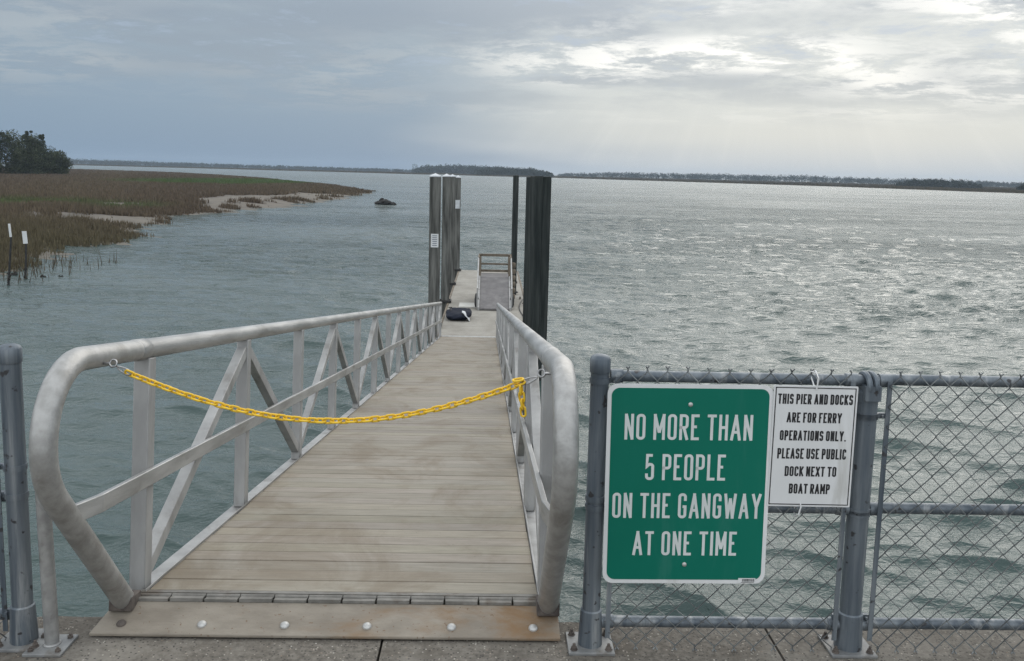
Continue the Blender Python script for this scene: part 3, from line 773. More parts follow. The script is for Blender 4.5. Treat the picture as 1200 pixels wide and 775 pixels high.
def fabric(name, x0, x1, y, z0, z1, parent, seed):
    """woven wire: every wire zigzags between two neighbouring columns and hooks on the next"""
    r = random.Random(seed); a = .0378; pz = .0384; n = int((x1-x0)/a); nz = int(round((z1-z0)/pz))
    mb = MB()
    for i in range(n):
        pts = []; jx = r.gauss(0, .0012)
        for k in range(nz+1):
            right = (k+i) % 2 == 0
            x = x0+(i+(1.06 if right else -.06))*a + jx + .0035*math.sin(k*.5+x0*7)*math.sin(i*.31)
            z = z0+k*pz + .0025*math.sin(i*.45+k*.2)
            yy = y + (.0032 if right else -.0032) + .006*math.sin(i*.21+1)*math.sin(k*.17)
            pts.append((x, yy, z))
        # twisted barbs at both ends
        e = pts[-1]; sx = -1 if pts[-1][0] > pts[-2][0] else 1
        pts.append((e[0]+sx*.004, y, e[2]+.010)); pts.append((e[0]+sx*.010, y-.003, e[2]+.017))
        e = pts[0]; sx = -1 if pts[0][0] > pts[1][0] else 1
        pts = [(e[0]+sx*.010, y-.003, e[2]-.016), (e[0]+sx*.004, y, e[2]-.009)] + pts
        mb.tube(pts, .0028, 5)
    return obj(name, mb, M['wire'], parent, angle=80)
FY = 3.25
def rail(parent, x0, x1, z, r=.0212, name='rail', dz=0):
    return obj(name, MB().tube([(x0, FY+.005, z), (x1, FY+.005, z+dz)], r, 18), M['galv'], parent)
XA, XB = .417, 1.422
fr = thing('chain_link_fence', (XA, FY, 0), 'blue grey chain link fence carrying the two signs, right of the gangway', 'fence')
fence_post(fr, XA, FY, 1.135, .0345, 'dome', (1,), (.115, .56, .60, 1.055))
pb = fence_post(fr, XB, FY, 1.025, .0405, 'flat', (1, -1), (.135, .56, .93))
mb = MB()                                             # double loop cap the top rail runs through
for dx in (-.013, .013):
    mb.tube([(XB+dx, FY+.05*math.cos(a), 1.05+.042*math.sin(a)) for a in np.linspace(-.3, math.pi+.3, 14)], .011, 8)
mb.box(XB-.03, XB+.03, FY-.055, FY+.055, 1.0, 1.055)
obj('loop_cap', mb, M['galv'], pb)
for nm, z in (('top_rail', 1.066), ('mid_rail', .566), ('bottom_rail', .100)):
    rail(fr, XA+.043, XB-.043, z, .0212, nm); rail(fr, XB+.043, 4.2, z+.004, .0212, nm)
    for s, x in ((1, XA), (-1, XB), (1, XB)):
        o = MB().tube([(x+s*.040, FY+.005, z), (x+s*.085, FY+.005, z), (x+s*.088, FY+.005, z)], [.0255, .0255, .022], 18); obj('rail_cup', o, M['galv'], fr)
rail(fr, XB-.044, XB+.044, 1.066, .0212, 'top_rail')
for x in (XA+.062, XB-.068, XB+.070):
    mb = MB(); mb.box(x-.009, x+.009, FY-.032, FY-.028, .05, 1.07); obj('tension_bar', mb, M['galv'], fr)
fabric('chain_link_mesh', XA+.06, XB-.065, FY-.028, .018, 1.088, fr, 1)
fabric('chain_link_mesh', XB+.068, 4.15, FY-.028, .018, 1.088, fr, 2)
fence_post(fr, 4.24, FY, 1.1, .0365, 'dome', (-1,))
XC = -1.728
fl = thing('chain_link_fence', (XC, FY, 0), 'short blue grey fence end with a domed post, left of the gangway', 'fence')
fence_post(fl, XC, FY-.02, 1.135, .0365, 'dome', (-1,), (.13, .58, .69))
for nm, z in (('top_rail', 1.045), ('mid_rail', .566), ('bottom_rail', .10)): rail(fl, -4.2, XC-.045, z, .0212, nm)
mb = MB(); mb.box(XC-.071, XC-.053, FY-.032, FY-.028, .05, 1.03); obj('tension_bar', mb, M['galv'], fl)
fabric('chain_link_mesh', -4.1, XC-.05, FY-.028, .018, .70, fl, 3)
fence_post(fl, -4.24, FY, 1.1, .0365, 'dome', (1,))

# ------------------------------------------------------------------ stroke lettering
r_ = .9
GL_ = {
 'A': [[(0, 0), (.5, 1)], [(1, 0), (.5, 1)], [(.16, .30), (.84, .30)]],
 'B': [[(0, 0), (0, 1), (1, 1, r_), (1, .52, r_), (0, .52)], [(0, .52), (1, .52, r_), (1, 0, r_), (0, 0)]],
 'C': [[(1, .72), (1, 1, r_), (0, 1, r_), (0, 0, r_), (1, 0, r_), (1, .28)]],
 'D': [[(0, 0), (0, 1), (1, 1, r_), (1, 0, r_), (0, 0)]],
 'E': [[(1, 1), (0, 1), (0, 0), (1, 0)], [(0, .52), (.82, .52)]],
 'F': [[(1, 1), (0, 1), (0, 0)], [(0, .52), (.82, .52)]],
 'G': [[(1, .72), (1, 1, r_), (0, 1, r_), (0, 0, r_), (1, 0, r_), (1, .46), (.55, .46)]],
 'H': [[(0, 0), (0, 1)], [(1, 0), (1, 1)], [(0, .5), (1, .5)]],
 'I': [[(.5, 0), (.5, 1)]],
 'K': [[(0, 0), (0, 1)], [(0, .38), (1, 1)], [(.30, .56), (1, 0)]],
 'L': [[(0, 1), (0, 0), (1, 0)]],
 'M': [[(0, 0), (0, 1)], [(1, 0), (1, 1)], [(0, 1), (.5, .25)], [(1, 1), (.5, .25)]],
 'N': [[(0, 0), (0, 1)], [(1, 0), (1, 1)], [(.02, 1), (.98, 0)]],
 'O': [[(0, 0, r_), (0, 1, r_), (1, 1, r_), (1, 0, r_), 'c']],
 'P': [[(0, 0), (0, 1), (1, 1, r_), (1, .46, r_), (0, .46)]],
 'R': [[(0, 0), (0, 1), (1, 1, r_), (1, .48, r_), (0, .48)], [(.5, .48), (1, 0)]],
 'S': [[(1, .76), (1, 1, r_), (0, 1, r_), (0, .53, r_), (1, .50, r_), (1, 0, r_), (0, 0, r_), (0, .24)]],
 'T': [[(.5, 0), (.5, 1)], [(0, 1), (1, 1)]],
 'U': [[(0, 1), (0, 0, r_), (1, 0, r_), (1, 1)]],
 'W': [[(0, 1), (.24, 0)], [(.5, .85), (.24, 0)], [(.5, .85), (.76, 0)], [(1, 1), (.76, 0)]],
 'X': [[(0, 0), (1, 1)], [(0, 1), (1, 0)]],
 'Y': [[(0, 1), (.5, .45), (.5, 0)], [(1, 1), (.5, .45)]],
 '5': [[(.95, 1), (.08, 1), (.02, .52), (.4, .62, .5), (1, .60, r_), (1, 0, r_), (0, 0, r_), (0, .22)]],
 '.': [[(.5, 0), (.5, .06)]],
}
GW = {'I': .0, '.': .0, 'M': 1.4, 'W': 1.7, 'E': .85, 'F': .85, 'L': .82, 'T': 1.0, 'A': 1.25, 'Y': 1.2, 'X': 1.15, 'K': 1.08}
def ribbon(mb, pl, t, y, depth, closed):
    n = len(pl); lft, rgt = [], []
    P = [np.array(p, float) for p in pl]
    for i in range(n):
        a = P[i-1] if (i or closed) else None; b = P[(i+1) % n] if (i < n-1 or closed) else None
        d1 = (P[i]-a)/max(1e-9, np.linalg.norm(P[i]-a)) if a is not None else None
        d2 = (b-P[i])/max(1e-9, np.linalg.norm(b-P[i])) if b is not None else None
        d1 = d2 if d1 is None else d1; d2 = d1 if d2 is None else d2
        n1 = np.array([-d1[1], d1[0]]); n2 = np.array([-d2[1], d2[0]]); m = n1+n2; m /= max(1e-6, np.linalg.norm(m))
        k = 1/max(.45, float(m@n1)); lft.append(P[i]+m*t/2*k); rgt.append(P[i]-m*t/2*k)
    v = []
    for q in range(n):
        for p in (lft[q], rgt[q]): v += [(p[0], y-depth, p[1]), (p[0], y, p[1])]
    f = []
    for q in range(n if closed else n-1):
        o, w = q*4, ((q+1) % n)*4
        f += [(o, w, w+2, o+2), (o, o+1, w+1, w), (o+2, w+2, w+3, o+3)]
    if not closed: f += [(0, 2, 3, 1), ((n-1)*4, (n-1)*4+1, (n-1)*4+3, (n-1)*4+2)]
    mb.add(v, f)
def text_line(mb, txt, xc, width, z0, z1, y, t, gap=.8, space=2.6):
    """one line centred on xc, squeezed to the given width; gap and space in stroke widths"""
    H = z1-z0
    n = len(txt); fixed = sum(space*t if ch == ' ' else t for ch in txt)
    fixed += sum(gap*t for i in range(n-1) if txt[i] != ' ' and txt[i+1] != ' ')
    u = (width-fixed)/sum(GW.get(ch, 1.) for ch in txt if ch != ' ')
    x = xc-width/2
    for i, ch in enumerate(txt):
        if ch == ' ': x += space*t; continue
        gw = GW.get(ch, 1.)*u; x0 = x+t/2
        for q, st in enumerate(GL_[ch]):
            closed = st[-1] == 'c'; st = st[:-1] if closed else st
            pl = fillet([(x0+p[0]*gw, z0+t/2+p[1]*(H-t)) + ((min(gw*.49, H*.22)*p[2],) if len(p) > 2 else ()) for p in st], closed, 7)
            if not closed:
                for end in (0, -1):
                    if len(st[end]) > 2: continue
                    s_, o_ = np.array(pl[end]), np.array(pl[1 if end == 0 else -2]); d = (s_-o_)/np.linalg.norm(s_-o_)
                    v = st[end][1]
                    if v in (0, 1) and abs(d[1]) > .7: pl[end] = tuple(s_+d*t*.5*abs(d[1]))
                    elif st[end][0] in (0, 1) and abs(d[0]) > .95: pl[end] = tuple(s_+d*t*.5)
            ribbon(mb, pl, t, y, .0004+.00006*q, closed)
        x += gw+t+(gap*t if i < n-1 and txt[i+1] != ' ' else 0)
def rrect(x0, x1, z0, z1, r): return fillet([(x0, z0, r), (x1, z0, r), (x1, z1, r), (x0, z1, r)], True, 8)
def sign_frame(x, z, rz, ry=0): return Matrix.Translation((x, FY-.045, z)) @ Matrix.Rotation(ry, 4, 'Y') @ Matrix.Rotation(rz, 4, 'Z')

# green sign, 24 x 30 inches; local x to the right, z up, face towards -y
gs = thing('gangway_limit_sign', (.447, FY-.064, .287), 'big green sign with white capitals limiting the gangway to five people', 'sign')
OFF[gs] = Vector((0, 0, 0)); gs.rotation_euler = (R(-1), R(-.45), 0)
W_, H_ = .612, .762
mb = MB(); mb.prism(rrect(0, W_, 0, H_, .038), 0, .003); obj('sign_panel', mb, M['white'], gs, smooth=False)
mb = MB(); mb.prism(rrect(.015, W_-.015, .015, H_-.015, .030), -.0008, -.0001); obj('sign_face', mb, M['green'], gs, smooth=False)
mb = MB(); t_ = .0104
for txt, wd, a, b, dx in (('NO MORE THAN', .474, .112, .209, -.003), ('5 PEOPLE', .298, .263, .362, -.010), ('ON THE GANGWAY', .556, .412, .508, .001), ('AT ONE TIME', .390, .559, .652, -.002)):
    mb = MB(); text_line(mb, txt, W_/2+dx, wd, H_-b, H_-a, -.0009, t_, .95, 2.9); obj('text_line', mb, M['letter'], gs, smooth=False)
for z in (H_-.075, .075):
    mb = MB(); mb.lathe((W_/2, -.0008, z), [(.0085, .0), (.0085, -.002), (.006, -.005), (.002, -.006)], 14, 'y'); obj('bolt', mb, M['bolt'], gs)
mb = MB(); mb.box(W_-.10, W_-.035, -.0016, -.0009, .003, .022); st = obj('sticker', mb, M['white'], gs)
mb = MB()
for i in range(22): mb.box(W_-.085+i*.0021, W_-.085+i*.0021+random.choice((.0008, .0013)), -.0022, -.0017, .009, .019)
mb.box(W_-.09, W_-.04, -.0022, -.0017, .005, .0066); obj('barcode', mb, M['ink'], st)

ws = thing('ferry_notice_sign', (1.050, FY-.060, .596), 'white notice with black text zip tied to the fence beside the larger sign', 'sign')
OFF[ws] = Vector((0, 0, 0)); ws.rotation_euler = (R(-.5), R(.2), 0)
W2, H2 = .312, .460
mb = MB(); mb.prism(rrect(0, W2, 0, H2, .004), 0, .003); obj('sign_panel', mb, M['white'], ws, smooth=False)
mb = MB(); e = .0065; b_ = .0036
for q in ((e, W2-e, e, e+b_), (e, W2-e, H2-e-b_, H2-e), (e, e+b_, e+b_, H2-e-b_), (W2-e-b_, W2-e, e+b_, H2-e-b_)): mb.box(q[0], q[1], -.0007, -.0001, q[2], q[3])
obj('border', mb, M['ink'], ws)
mb = MB(); s_ = .00142
for txt, x0, x1, a, b in (('THIS PIER AND DOCKS', 70, 262, 83, 110), ('ARE FOR FERRY', 93, 230, 132, 159), ('OPERATIONS ONLY.', 76, 243, 180, 207), ('PLEASE USE PUBLIC', 70, 244, 228, 256), ('DOCK NEXT TO', 89, 218, 276, 303), ('BOAT RAMP', 97, 198, 323, 350)):
    f_ = lambda q: (q-57-(-6 if False else 0))*s_
    mb = MB(); text_line(mb, txt, W2/2, min(f_(x1)-f_(x0)+.010, W2-.034), H2-(b-61)*s_, H2-(a-61)*s_, -.0002, .0062, .5, 1.6); obj('text_line', mb, M['ink'], ws, smooth=False)
for z, s in ((H2, 1), (0, -1)):
    mb = MB(); x = .155 if s > 0 else .125
    pts = [(x, -.003, z-s*.014), (x+.002, -.006, z), (x+.004*s, -.004, z+s*.03), (x+.005*s, .03, z+s*.05), (x-.004, .055, z+s*.03), (x-.003, .004, z-s*.010)]
    mb.tube(pts, .0028, 6); o = obj('cable_tie', mb, M['tie'], ws)
    if s > 0:
        mb = MB(); mb.tube([(x+.003, -.004, z+.028), (x-.012, -.018, z+.052), (x-.030, -.020, z+.058)], .0022, 6); obj('tie_tail', mb, M['tie'], o)

# ================================================================== FLOATING DOCK AND WHAT STANDS ON IT
dk = thing('floating_dock', (-.1, 36, ZD), 'narrow pale floating dock at the foot of the gangway', 'dock')
DX0, DX1, DY0, DY1 = -1.50, 1.37, 25.7, 45.0
mb = MB(); mb.box(DX0, DX1, DY0, DY1, ZD-.14, ZD); obj('dock_deck', mb, M['dock'], dk, bevel=.01)
mb = MB(); n = 6
for k in range(n):
    a = DY0+.2+k*(DY1-DY0-.2)/n; mb.box(DX0+.12, DX1-.12, a, a+(DY1-DY0)/n-.25, ZW-.35, ZD-.141)
obj('float', mb, M['black'], dk, bevel=.03)
for x0, x1 in ((DX0-.07, DX0-.002), (DX1+.002, DX1+.07)):
    mb = MB(); mb.box(x0, x1, DY0, DY1, ZD-.2, ZD+.015); obj('edge_beam', mb, M['timber'], dk, bevel=.01)
mb = MB(); mb.box(-1.1, -.36, 32.3, 33.3, ZD, ZD+.05); obj('pale_hatch', mb, surf('pale_panel', (.40, .40, .37), (.52, .51, .47), 3, .7), dk, bevel=.01)

# concrete pilings along the left of the dock
def piling(x, y, w, top, label, notice=None):
    t = thing('concrete_piling', (x, y, ZW-1.2), label, 'piling', 'square concrete pilings of the dock')
    b = .035; h = w/2
    sec = [(-h+b, -h), (h-b, -h), (h, -h+b), (h, h-b), (h-b, h), (-h+b, h), (-h, h-b), (-h, -h+b)]
    mb = MB(); z0 = ZW-1.2; mb.add([(x+p[0], y+p[1], z) for z in (z0, top) for p in sec], [(i, (i+1) % 8, (i+1) % 8+8, i+8) for i in range(8)]+[tuple(range(8))[::-1], tuple(range(8, 16))])
    obj('shaft', mb, M['pile'], t, angle=20)
    mb = MB(); k = h+.012; mb.add([(x-k, y-k, top), (x+k, y-k, top), (x+k, y+k, top), (x-k, y+k, top), (x-k, y-k, top+.03), (x+k, y-k, top+.03), (x+k, y+k, top+.03), (x-k, y+k, top+.03), (x, y, top+.12)],
        [(0, 1, 5, 4), (1, 2, 6, 5), (2, 3, 7, 6), (3, 0, 4, 7), (4, 5, 8), (5, 6, 8), (6, 7, 8), (7, 4, 8), (3, 2, 1, 0)])
    obj('cap', mb, M['bag_white'], t, angle=10)
    # steel hoop that ties the dock to the pile
    mb = MB(); q = h+.06
    for a, c in (((x-q, y-q), (x+q, y-q)), ((x+q, y-q), (x+q, y+q)), ((x+q, y+q), (x-q, y+q)), ((x-q, y+q), (x-q, y-q))):
        mb.bar((a[0], a[1], ZD+.07), (c[0], c[1], ZD+.07), .05, .08)
    obj('pile_hoop', mb, M['black'], t)
    return t
piling(-1.735, 28.1, .34, 1.62, 'nearest square concrete piling, carrying a printed notice, at the end of the gangway rail')
piling(-1.655, 33.55, .30, 1.60, 'second square concrete piling, dark and weedy at its foot')
piling(-1.67, 38.9, .27, 1.57, 'third square concrete piling, streaked grey, between two others')
piling(-1.635, 44.5, .27, 1.50, 'farthest square concrete piling, with a pale board high up, at the dock end')
def notice(x, y, z, w, h, label, lines):
    t = thing('notice_board', (x, y, z), label, 'notice')
    mb = MB(); mb.box(x-w/2, x+w/2, y-.008, y, z-h/2, z+h/2); obj('board', mb, M['white'], t)
    mb = MB(); rr = random.Random(4)
    for i in range(lines):
        zz = z+h/2-h*(i+1)/(lines+1); ww = w*rr.uniform(.28, .4); mb.box(x-ww, x+ww, y-.012, y-.0085, zz-h*.022, zz+h*.022)
    obj('print', mb, surf('blue_ink', (.03, .045, .09), (.05, .07, .13), 5, .6), t)
notice(-1.725, 28.1-.172, -.34, .235, .42, 'small white notice with blue print on the nearest concrete piling', 6)
t = thing('notice_board', (-1.64, 44.36, .2), 'plain pale board high on the farthest concrete piling', 'notice')
mb = MB(); mb.box(-1.75, -1.53, 44.35, 44.362, .0, .42); obj('board', mb, M['bag_white'], t)

# dark pile right of the gangway foot, planked round in tarred timber
t = thing('fender_pile', (1.26, 23.2, ZW-1), 'thick black planked pile close to the right railing', 'pile')
mb = MB(); tz = 1.74
Mr = Matrix.Translation((1.215, 23.2, 0)) @ Matrix.Rotation(R(24), 4, 'Z')
mb.box(-.20, .20, -.20, .20, ZW-1, tz-.03, Mr); obj('core', mb, M['pile_dark'], t)
for k in range(2):
    o = MB()
    for (ax, sg) in (('y', -1), ('x', -1), ('x', 1), ('y', 1)):
        a = -.24+k*.243; b = a+.237; l0, l1 = .202, .245
        z0, z1 = ZW-1, tz-random.uniform(0, .05)
        if ax == 'y': o.box(a, b, sg*l0 if sg > 0 else -l1, sg*l1 if sg > 0 else -l0, z0, z1, Mr)
        else: o.box(l0 if sg > 0 else -l1, l1 if sg > 0 else -l0, a, b, z0, z1, Mr)
    obj('plank', o, M['pile_dark'], t, bevel=.008)
t = thing('round_pile', (.98, 36.2, ZW-1), 'slim black round pile behind the boarding ramp', 'pile')
mb = MB(); mb.tube([(.98, 36.2, z) for z in np.linspace(ZW-1, 1.70, 9)], [.118, .12, .122, .118, .12, .117, .119, .117, .115], 16); obj('shaft', mb, M['pile_dark'], t)
mb = MB(); mb.tube([(.98+.17*math.cos(a), 36.2+.17*math.sin(a), ZD+.10) for a in np.linspace(0, 2*math.pi, 20, endpoint=False)], .03, 8, closed=True); obj('pile_hoop', mb, M['black'], t)

# boarding ramp: sloping grey panel up to a railed platform
t = thing('boarding_ramp', (.2, 33, ZD), 'grey boarding ramp with timber rails standing on the floating dock', 'ramp')
X0, X1 = -.37, .76; RY0, RY1, RY2 = 31.75, 33.9, 35.2; RH = .92
def slope(x0, x1, dz0, dz1): 
    m = MB(); m.add([(x0, RY0, ZD+.03+dz0), (x1, RY0, ZD+.03+dz0), (x1, RY1, ZD+RH+dz0), (x0, RY1, ZD+RH+dz0), (x0, RY0, ZD+.03+dz1), (x1, RY0, ZD+.03+dz1), (x1, RY1, ZD+RH+dz1), (x0, RY1, ZD+RH+dz1)],
        [(3, 2, 1, 0), (4, 5, 6, 7), (0, 1, 5, 4), (1, 2, 6, 5), (2, 3, 7, 6), (3, 0, 4, 7)]); return m
obj('ramp_panel', slope(X0+.03, X1-.03, 0, .05), M['ramp_grey'], t, bevel=.006)
obj('side_beam', slope(X0-.03, X0+.028, -.02, .09), M['alu_dark'], t); obj('side_beam', slope(X1-.028, X1+.03, -.02, .09), M['alu_dark'], t)
mb = MB(); mb.box(X0-.03, X1+.03, RY1+.002, RY2, ZD+RH-.02, ZD+RH+.05); obj('platform', mb, M['ramp_grey'], t, bevel=.006)
for x in (X0, X1):
    for y in (RY1+.1, RY2-.05):
        mb = MB(); mb.box(x-.045, x+.045, y-.045, y+.045, ZD, ZD+1.72); obj('post', mb, M['timber'], t, bevel=.006)
mb = MB(); mb.box(X0+.06, X0+.10, RY1+.3, RY2-.2, ZD, ZD+RH-.03); mb.box(X1-.10, X1-.06, RY1+.3, RY2-.2, ZD, ZD+RH-.03); obj('support', mb, M['black'], t)
for z, hh in ((1.68, .10), (1.33, .07), (.99+.07, .09)):
    mb = MB(); mb.box(X0-.06, X1+.10, RY2-.002, RY2+.05, ZD+z-hh/2, ZD+z+hh/2); obj('back_rail', mb, M['timber'], t, bevel=.005)
for x in (X0-.052, X1+.052):
    mb = MB(); mb.bar((x, RY0+.12, ZD+.75), (x, RY1+.1, ZD+1.66), .05, .08); obj('side_rail', mb, M['alu_dark'], t, bevel=.005)
    mb = MB(); mb.box(x-.025, x+.025, RY0+.12, RY0+.17, ZD+.05, ZD+.76); obj('rail_post', mb, M['alu_dark'], t, bevel=.004)
    mb = MB(); mb.bar((x, RY1+.15, ZD+1.66), (x, RY2, ZD+1.66), .05, .08); obj('side_rail', mb, M['timber'], t, bevel=.005)
for s, x in ((-1, X0-.08), (1, X1+.08)):
    for y in (32.3, 33.0): mb = MB(); mb.lathe((x, y, ZD+.05), [(.05, 0), (.075, .1), (.075, .3), (.05, .4)], 12); obj('rubber_roller', mb, M['black'], t)
mb = MB()
for i in range(6): mb.lathe((X1+.14, 34.1, ZD+.1+i*.24), [(.07, 0), (.10, .04), (.10, .17), (.07, .21)], 12)
obj('ladder_guard', mb, M['timber'], t)

# soft goods and small fittings on the dock
def build_bag():
    t = thing('duffel_bag', (-1.04, 29.9, ZD), 'slumped navy and black bag with a white flap, on the floating dock', 'bag')
    r = np.random.default_rng(8); nu, nv = 40, 22; v = []; f = []
    for j in range(nv):
        ph = math.pi*j/(nv-1)
        for i in range(nu):
            a = 2*math.pi*i/nu; cx, sx = math.cos(a), math.sin(a)
            rx, ry = .43*(1+.10*math.sin(3*a+1)), .72*(1+.12*math.sin(2*a+2))
            q = math.sin(ph)**.55; h = .27*(1+.35*math.sin(a*1+.6)*math.sin(ph))
            x, y, z = rx*q*np.sign(cx)*abs(cx)**.75, ry*q*np.sign(sx)*abs(sx)**.8, h*.5*(1-math.cos(ph))
            z += .05*abs(math.sin(7*x+4*y))*math.sin(ph)+.035*abs(math.sin(11*y-6*x))*math.sin(ph)-.03; z = max(0, z) if j else 0
            v.append((x, y, z))
    for j in range(nv-1):
        for i in range(nu): f.append((j*nu+i, j*nu+(i+1) % nu, (j+1)*nu+(i+1) % nu, (j+1)*nu+i))
    o = raw('bag_body', v, np.array(f), M['bag'], t, smooth=True)
    mb = MB(); n = 9
    for a, b in ((-.45, .18), ):
        pts = []
        for i in range(n):
            for j in range(5):
                x = .16+.26*i/(n-1); y = -.62+.34*j/4; z = .33-.30*max(0, (i/(n-1)))**1.6+.018*math.sin(i*1.3+j)-.04*(4-j)/4
                pts.append((x, y, max(.012, z)))
        mb.add(pts, [(i*5+j, (i+1)*5+j, (i+1)*5+j+1, i*5+j+1) for i in range(n-1) for j in range(4)])
    fl_ = obj('white_flap', mb, M['bag_white'], t, local=True, angle=80); m = fl_.modifiers.new('thick', 'SOLIDIFY'); m.thickness = .012
    mb = MB(); mb.tube([(-.25+.05*math.sin(i), -.35+.6*i/10, .31+.07*math.sin(math.pi*i/10)) for i in range(11)], .014, 8); obj('strap', mb, M['black'], t, local=True)
build_bag()
t = thing('dock_fender', (1.45, 33.9, ZD-.25), 'black rubber fender hanging on the right edge of the floating dock', 'fender')
mb = MB(); mb.lathe((1.47, 33.6, ZD-.28), [(.02, 0), (.08, .05), (.09, .12), (.09, .52), (.08, .6), (.02, .65)], 14); obj('fender_body', mb, M['black'], t)
mb = MB(); mb.tube([(1.47, 33.6, ZD+.36), (1.40, 33.6, ZD+.12), (1.25, 33.55, ZD+.02)], .012, 6); obj('fender_line', mb, M['black'], t)
def cleat(y):
    t = thing('dock_cleat', (1.22, y, ZD), 'small dark cleat by the right edge of the floating dock', 'cleat', 'cleats along the dock edge')
    mb = MB(); mb.tube([(1.22, y-.15, ZD+.10), (1.22, y-.08, ZD+.085), (1.22, y+.08, ZD+.085), (1.22, y+.15, ZD+.10)], [.014, .02, .02, .014], 8); obj('horn', mb, M['rust'], t)
    mb = MB(); mb.box(1.19, 1.25, y-.06, y+.06, ZD, ZD+.08); obj('foot', mb, M['rust'], t, bevel=.008); return t
c0 = cleat(30.6)
for y in (34.9, 40.0, 43.4):
    c = copy_tree(c0); c.location = (1.22, y, ZD)
t = thing('mooring_hose', (1.1, 30, ZD), 'dark hose lying along the right edge of the floating dock', 'hose')
mb = MB(); mb.tube([(1.05+.12*math.sin(i*.5)+.02*i, 27+i*.6, ZD+.022) for i in range(14)], .02, 8); obj('hose_body', mb, M['black'], t)

# ------------------------------------------------------------------ markers, debris in the water
def marker(x, y, top, lx, wide, label, seed):
    t = thing('marker_stake', (x, y, ZW-.4), label, 'stake'); r = random.Random(seed); z0 = ZW-.4
    pts = [(x+lx*(1-(z-z0)/(top-z0))*1.0, y, z) for z in np.linspace(z0, top-.3, 10)]
    mb = MB(); mb.tube(pts, [.05, .052, .05, .048, .046, .044, .042, .04, .04, .04], 8); s = obj('stake', mb, M['black'], t)
    mb = MB()
    for k in range(26):
        q = r.uniform(.12, .48)**1.2; p = Vector(pts[0]).lerp(Vector(pts[-1]), q); a = r.uniform(0, 6.3); rr = r.uniform(.025, .055)
        mb.lathe((p.x+.05*math.cos(a), p.y+.05*math.sin(a), p.z), [(rr*.3, -rr), (rr, -rr*.3), (rr*.8, rr*.6), (rr*.2, rr)], 6)
    obj('oyster_crust', mb, M['oyster'], t)
    mb = MB(); w = wide/2; p = pts[-1]
    Mr = Matrix.Translation((p[0], p[1]-.06, p[2])) @ Matrix.Rotation(-.07, 4, 'Y')
    mb.box(-w, w, -.018, .018, -.08, .50, Mr); obj('white_board', mb, M['white'], t, bevel=.004)
marker(-20.78, 39.5, -1.10, -.30, .09, 'leaning black stake with a narrow white board seen edge on, left one in the shallows', 1)
marker(-21.45, 42, -1.60, -.14, .20, 'black stake with a wider white board standing in the shallows by the reeds', 2)
def debris(x, y, sc, seed, n, name, label, cat):
    r = np.random.default_rng(seed); t = thing(name, (x, y, ZW), label, cat); mb = MB()
    for i in range(n):
        cx, cy = np.clip(r.normal(0, sc*.27), -sc*.42, sc*.42), r.normal(0, sc*.16); rr = sc*r.uniform(.12, .26); hh = rr*r.uniform(.7, 1.5)
        sg = 9; v = []; f = []
        for j in range(5):
            for k in range(sg):
                a = 2*math.pi*k/sg; q = math.sin(math.pi*(.12+.8*j/4))*rr*r.uniform(.75, 1.2); v.append((cx+q*math.cos(a), cy+q*math.sin(a), -.15+(hh+.15)*j/4*r.uniform(.9, 1.1)))
        for j in range(4):
            for k in range(sg): f.append((j*sg+k, j*sg+(k+1) % sg, (j+1)*sg+(k+1) % sg, (j+1)*sg+k))
        f.append(tuple(4*sg+k for k in range(sg))); mb.add(v, f)
    obj('oyster_mass', mb, M['oyster'], t, local=True, smooth=False); return t
t = debris(-16.5, 142, 2.9, 4, 14, 'oyster_mound', 'dark oyster covered mound rising from the open water', 'mound')
mb = MB(); mb.tube([(-.75, 0, -.3), (-.7, 0, .5), (-.62, .05, .95)], [.22, .2, .12], 8); mb.tube([(.1, 0, -.3), (.3, 0, .4), (.55, 0, .62)], [.16, .14, .1], 8); obj('broken_stub', mb, M['oyster'], t, local=True)
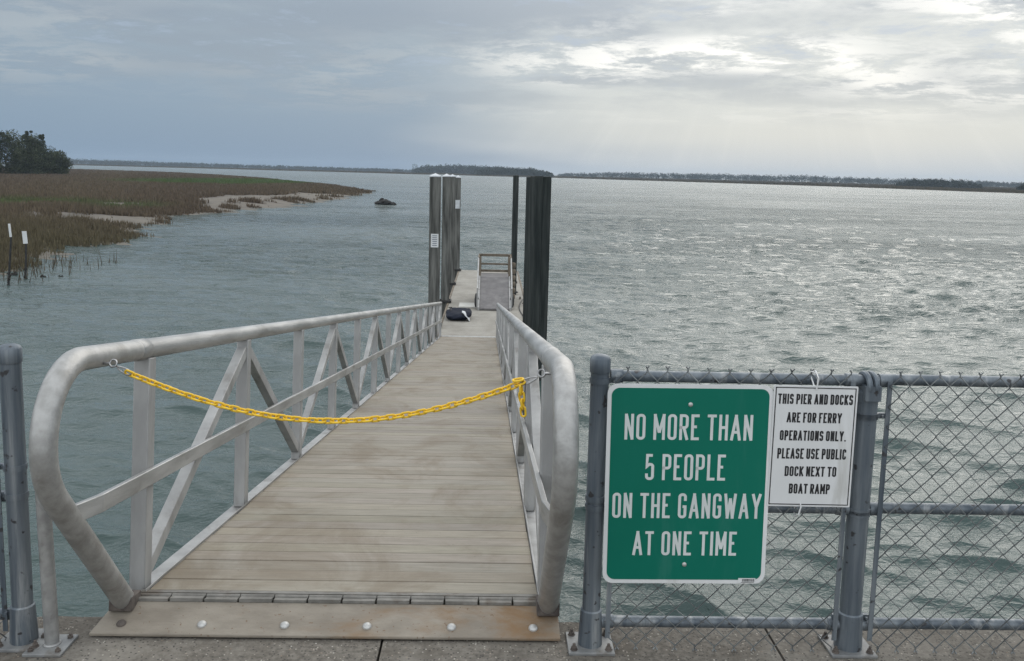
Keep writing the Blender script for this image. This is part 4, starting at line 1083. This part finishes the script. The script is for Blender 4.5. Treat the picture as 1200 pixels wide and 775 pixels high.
def reeds():
    r = np.random.default_rng(31); n = 900
    Y = r.uniform(40.0, 50, n); X = -21.0-r.uniform(-.8, 7, n)**1.0; keep = (r.uniform(0, 1, n) < .35+.65*np.clip((-X-22)/4, 0, 1)) ; X, Y = X[keep], Y[keep]; n = len(X)
    h = r.uniform(.35, .95, n); w = .022; a = r.uniform(0, 3.1, n); lean = r.normal(0, .10, (n, 2))
    b1 = np.stack([X-np.cos(a)*w, Y-np.sin(a)*w, np.full(n, ZW-.1)], -1); b2 = np.stack([X+np.cos(a)*w, Y+np.sin(a)*w, np.full(n, ZW-.1)], -1); tp = np.stack([X+lean[:, 0], Y+lean[:, 1], ZW+h], -1)
    v = np.stack([b1, b2, tp], 1).reshape(-1, 3); c = np.repeat(np.array([[.085, .068, .045]])*r.uniform(.6, 1.3, (n, 1)), 3, 0)
    tag(raw('reeds', v, np.arange(n*3).reshape(n, 3), M['grass'], colors=c), 'sparse brown reeds standing in the shallows round the stakes', 'reeds', kind='stuff')
reeds()
rr = np.random.default_rng(77)
for i, (x, y, s) in enumerate(((-22.6, 43.2, .5), (-21.0, 42.6, .34), (-20.45, 42.9, .26))):
    debris(x, y, s, 40+i, 5, 'oyster_clump', ('long dark oyster clump between the two stakes', 'dark oyster clump just right of the stakes', 'smallest oyster clump, farthest right of the stakes')[i], 'oyster clump')
t = thing('channel_marker', (-568, 1500, ZW-1), 'tiny dark channel marker before the far left shore', 'marker')
mb = MB(); mb.cyl((-568, 1500, ZW-1), (-568, 1500, .6), .35, 8); obj('pile', mb, M['black'], t)
mb = MB(); mb.box(-569.1, -566.9, 1499.5, 1499.6, .2, 2.3); obj('day_board', mb, M['black'], t)

# ================================================================== AIR
mb = MB(); mb.box(-2600, 2600, -60, 3000, ZW-6, 26)
hz = obj('haze', mb, bpy.data.materials.new('haze'), smooth=False); hm = hz.data.materials[0]; hm.use_nodes = True
T = NT(hm.node_tree); T.n.clear(); vo = T.new('ShaderNodeVolumePrincipled'); ou = T.new('ShaderNodeOutputMaterial')
vo.inputs['Color'].default_value = (.62, .76, .92, 1); vo.inputs['Density'].default_value = .00013; vo.inputs['Anisotropy'].default_value = .25
T.l.new(vo.outputs[0], ou.inputs['Volume']); tag(hz, 'thin pale haze over the whole sound', 'haze', kind='stuff')
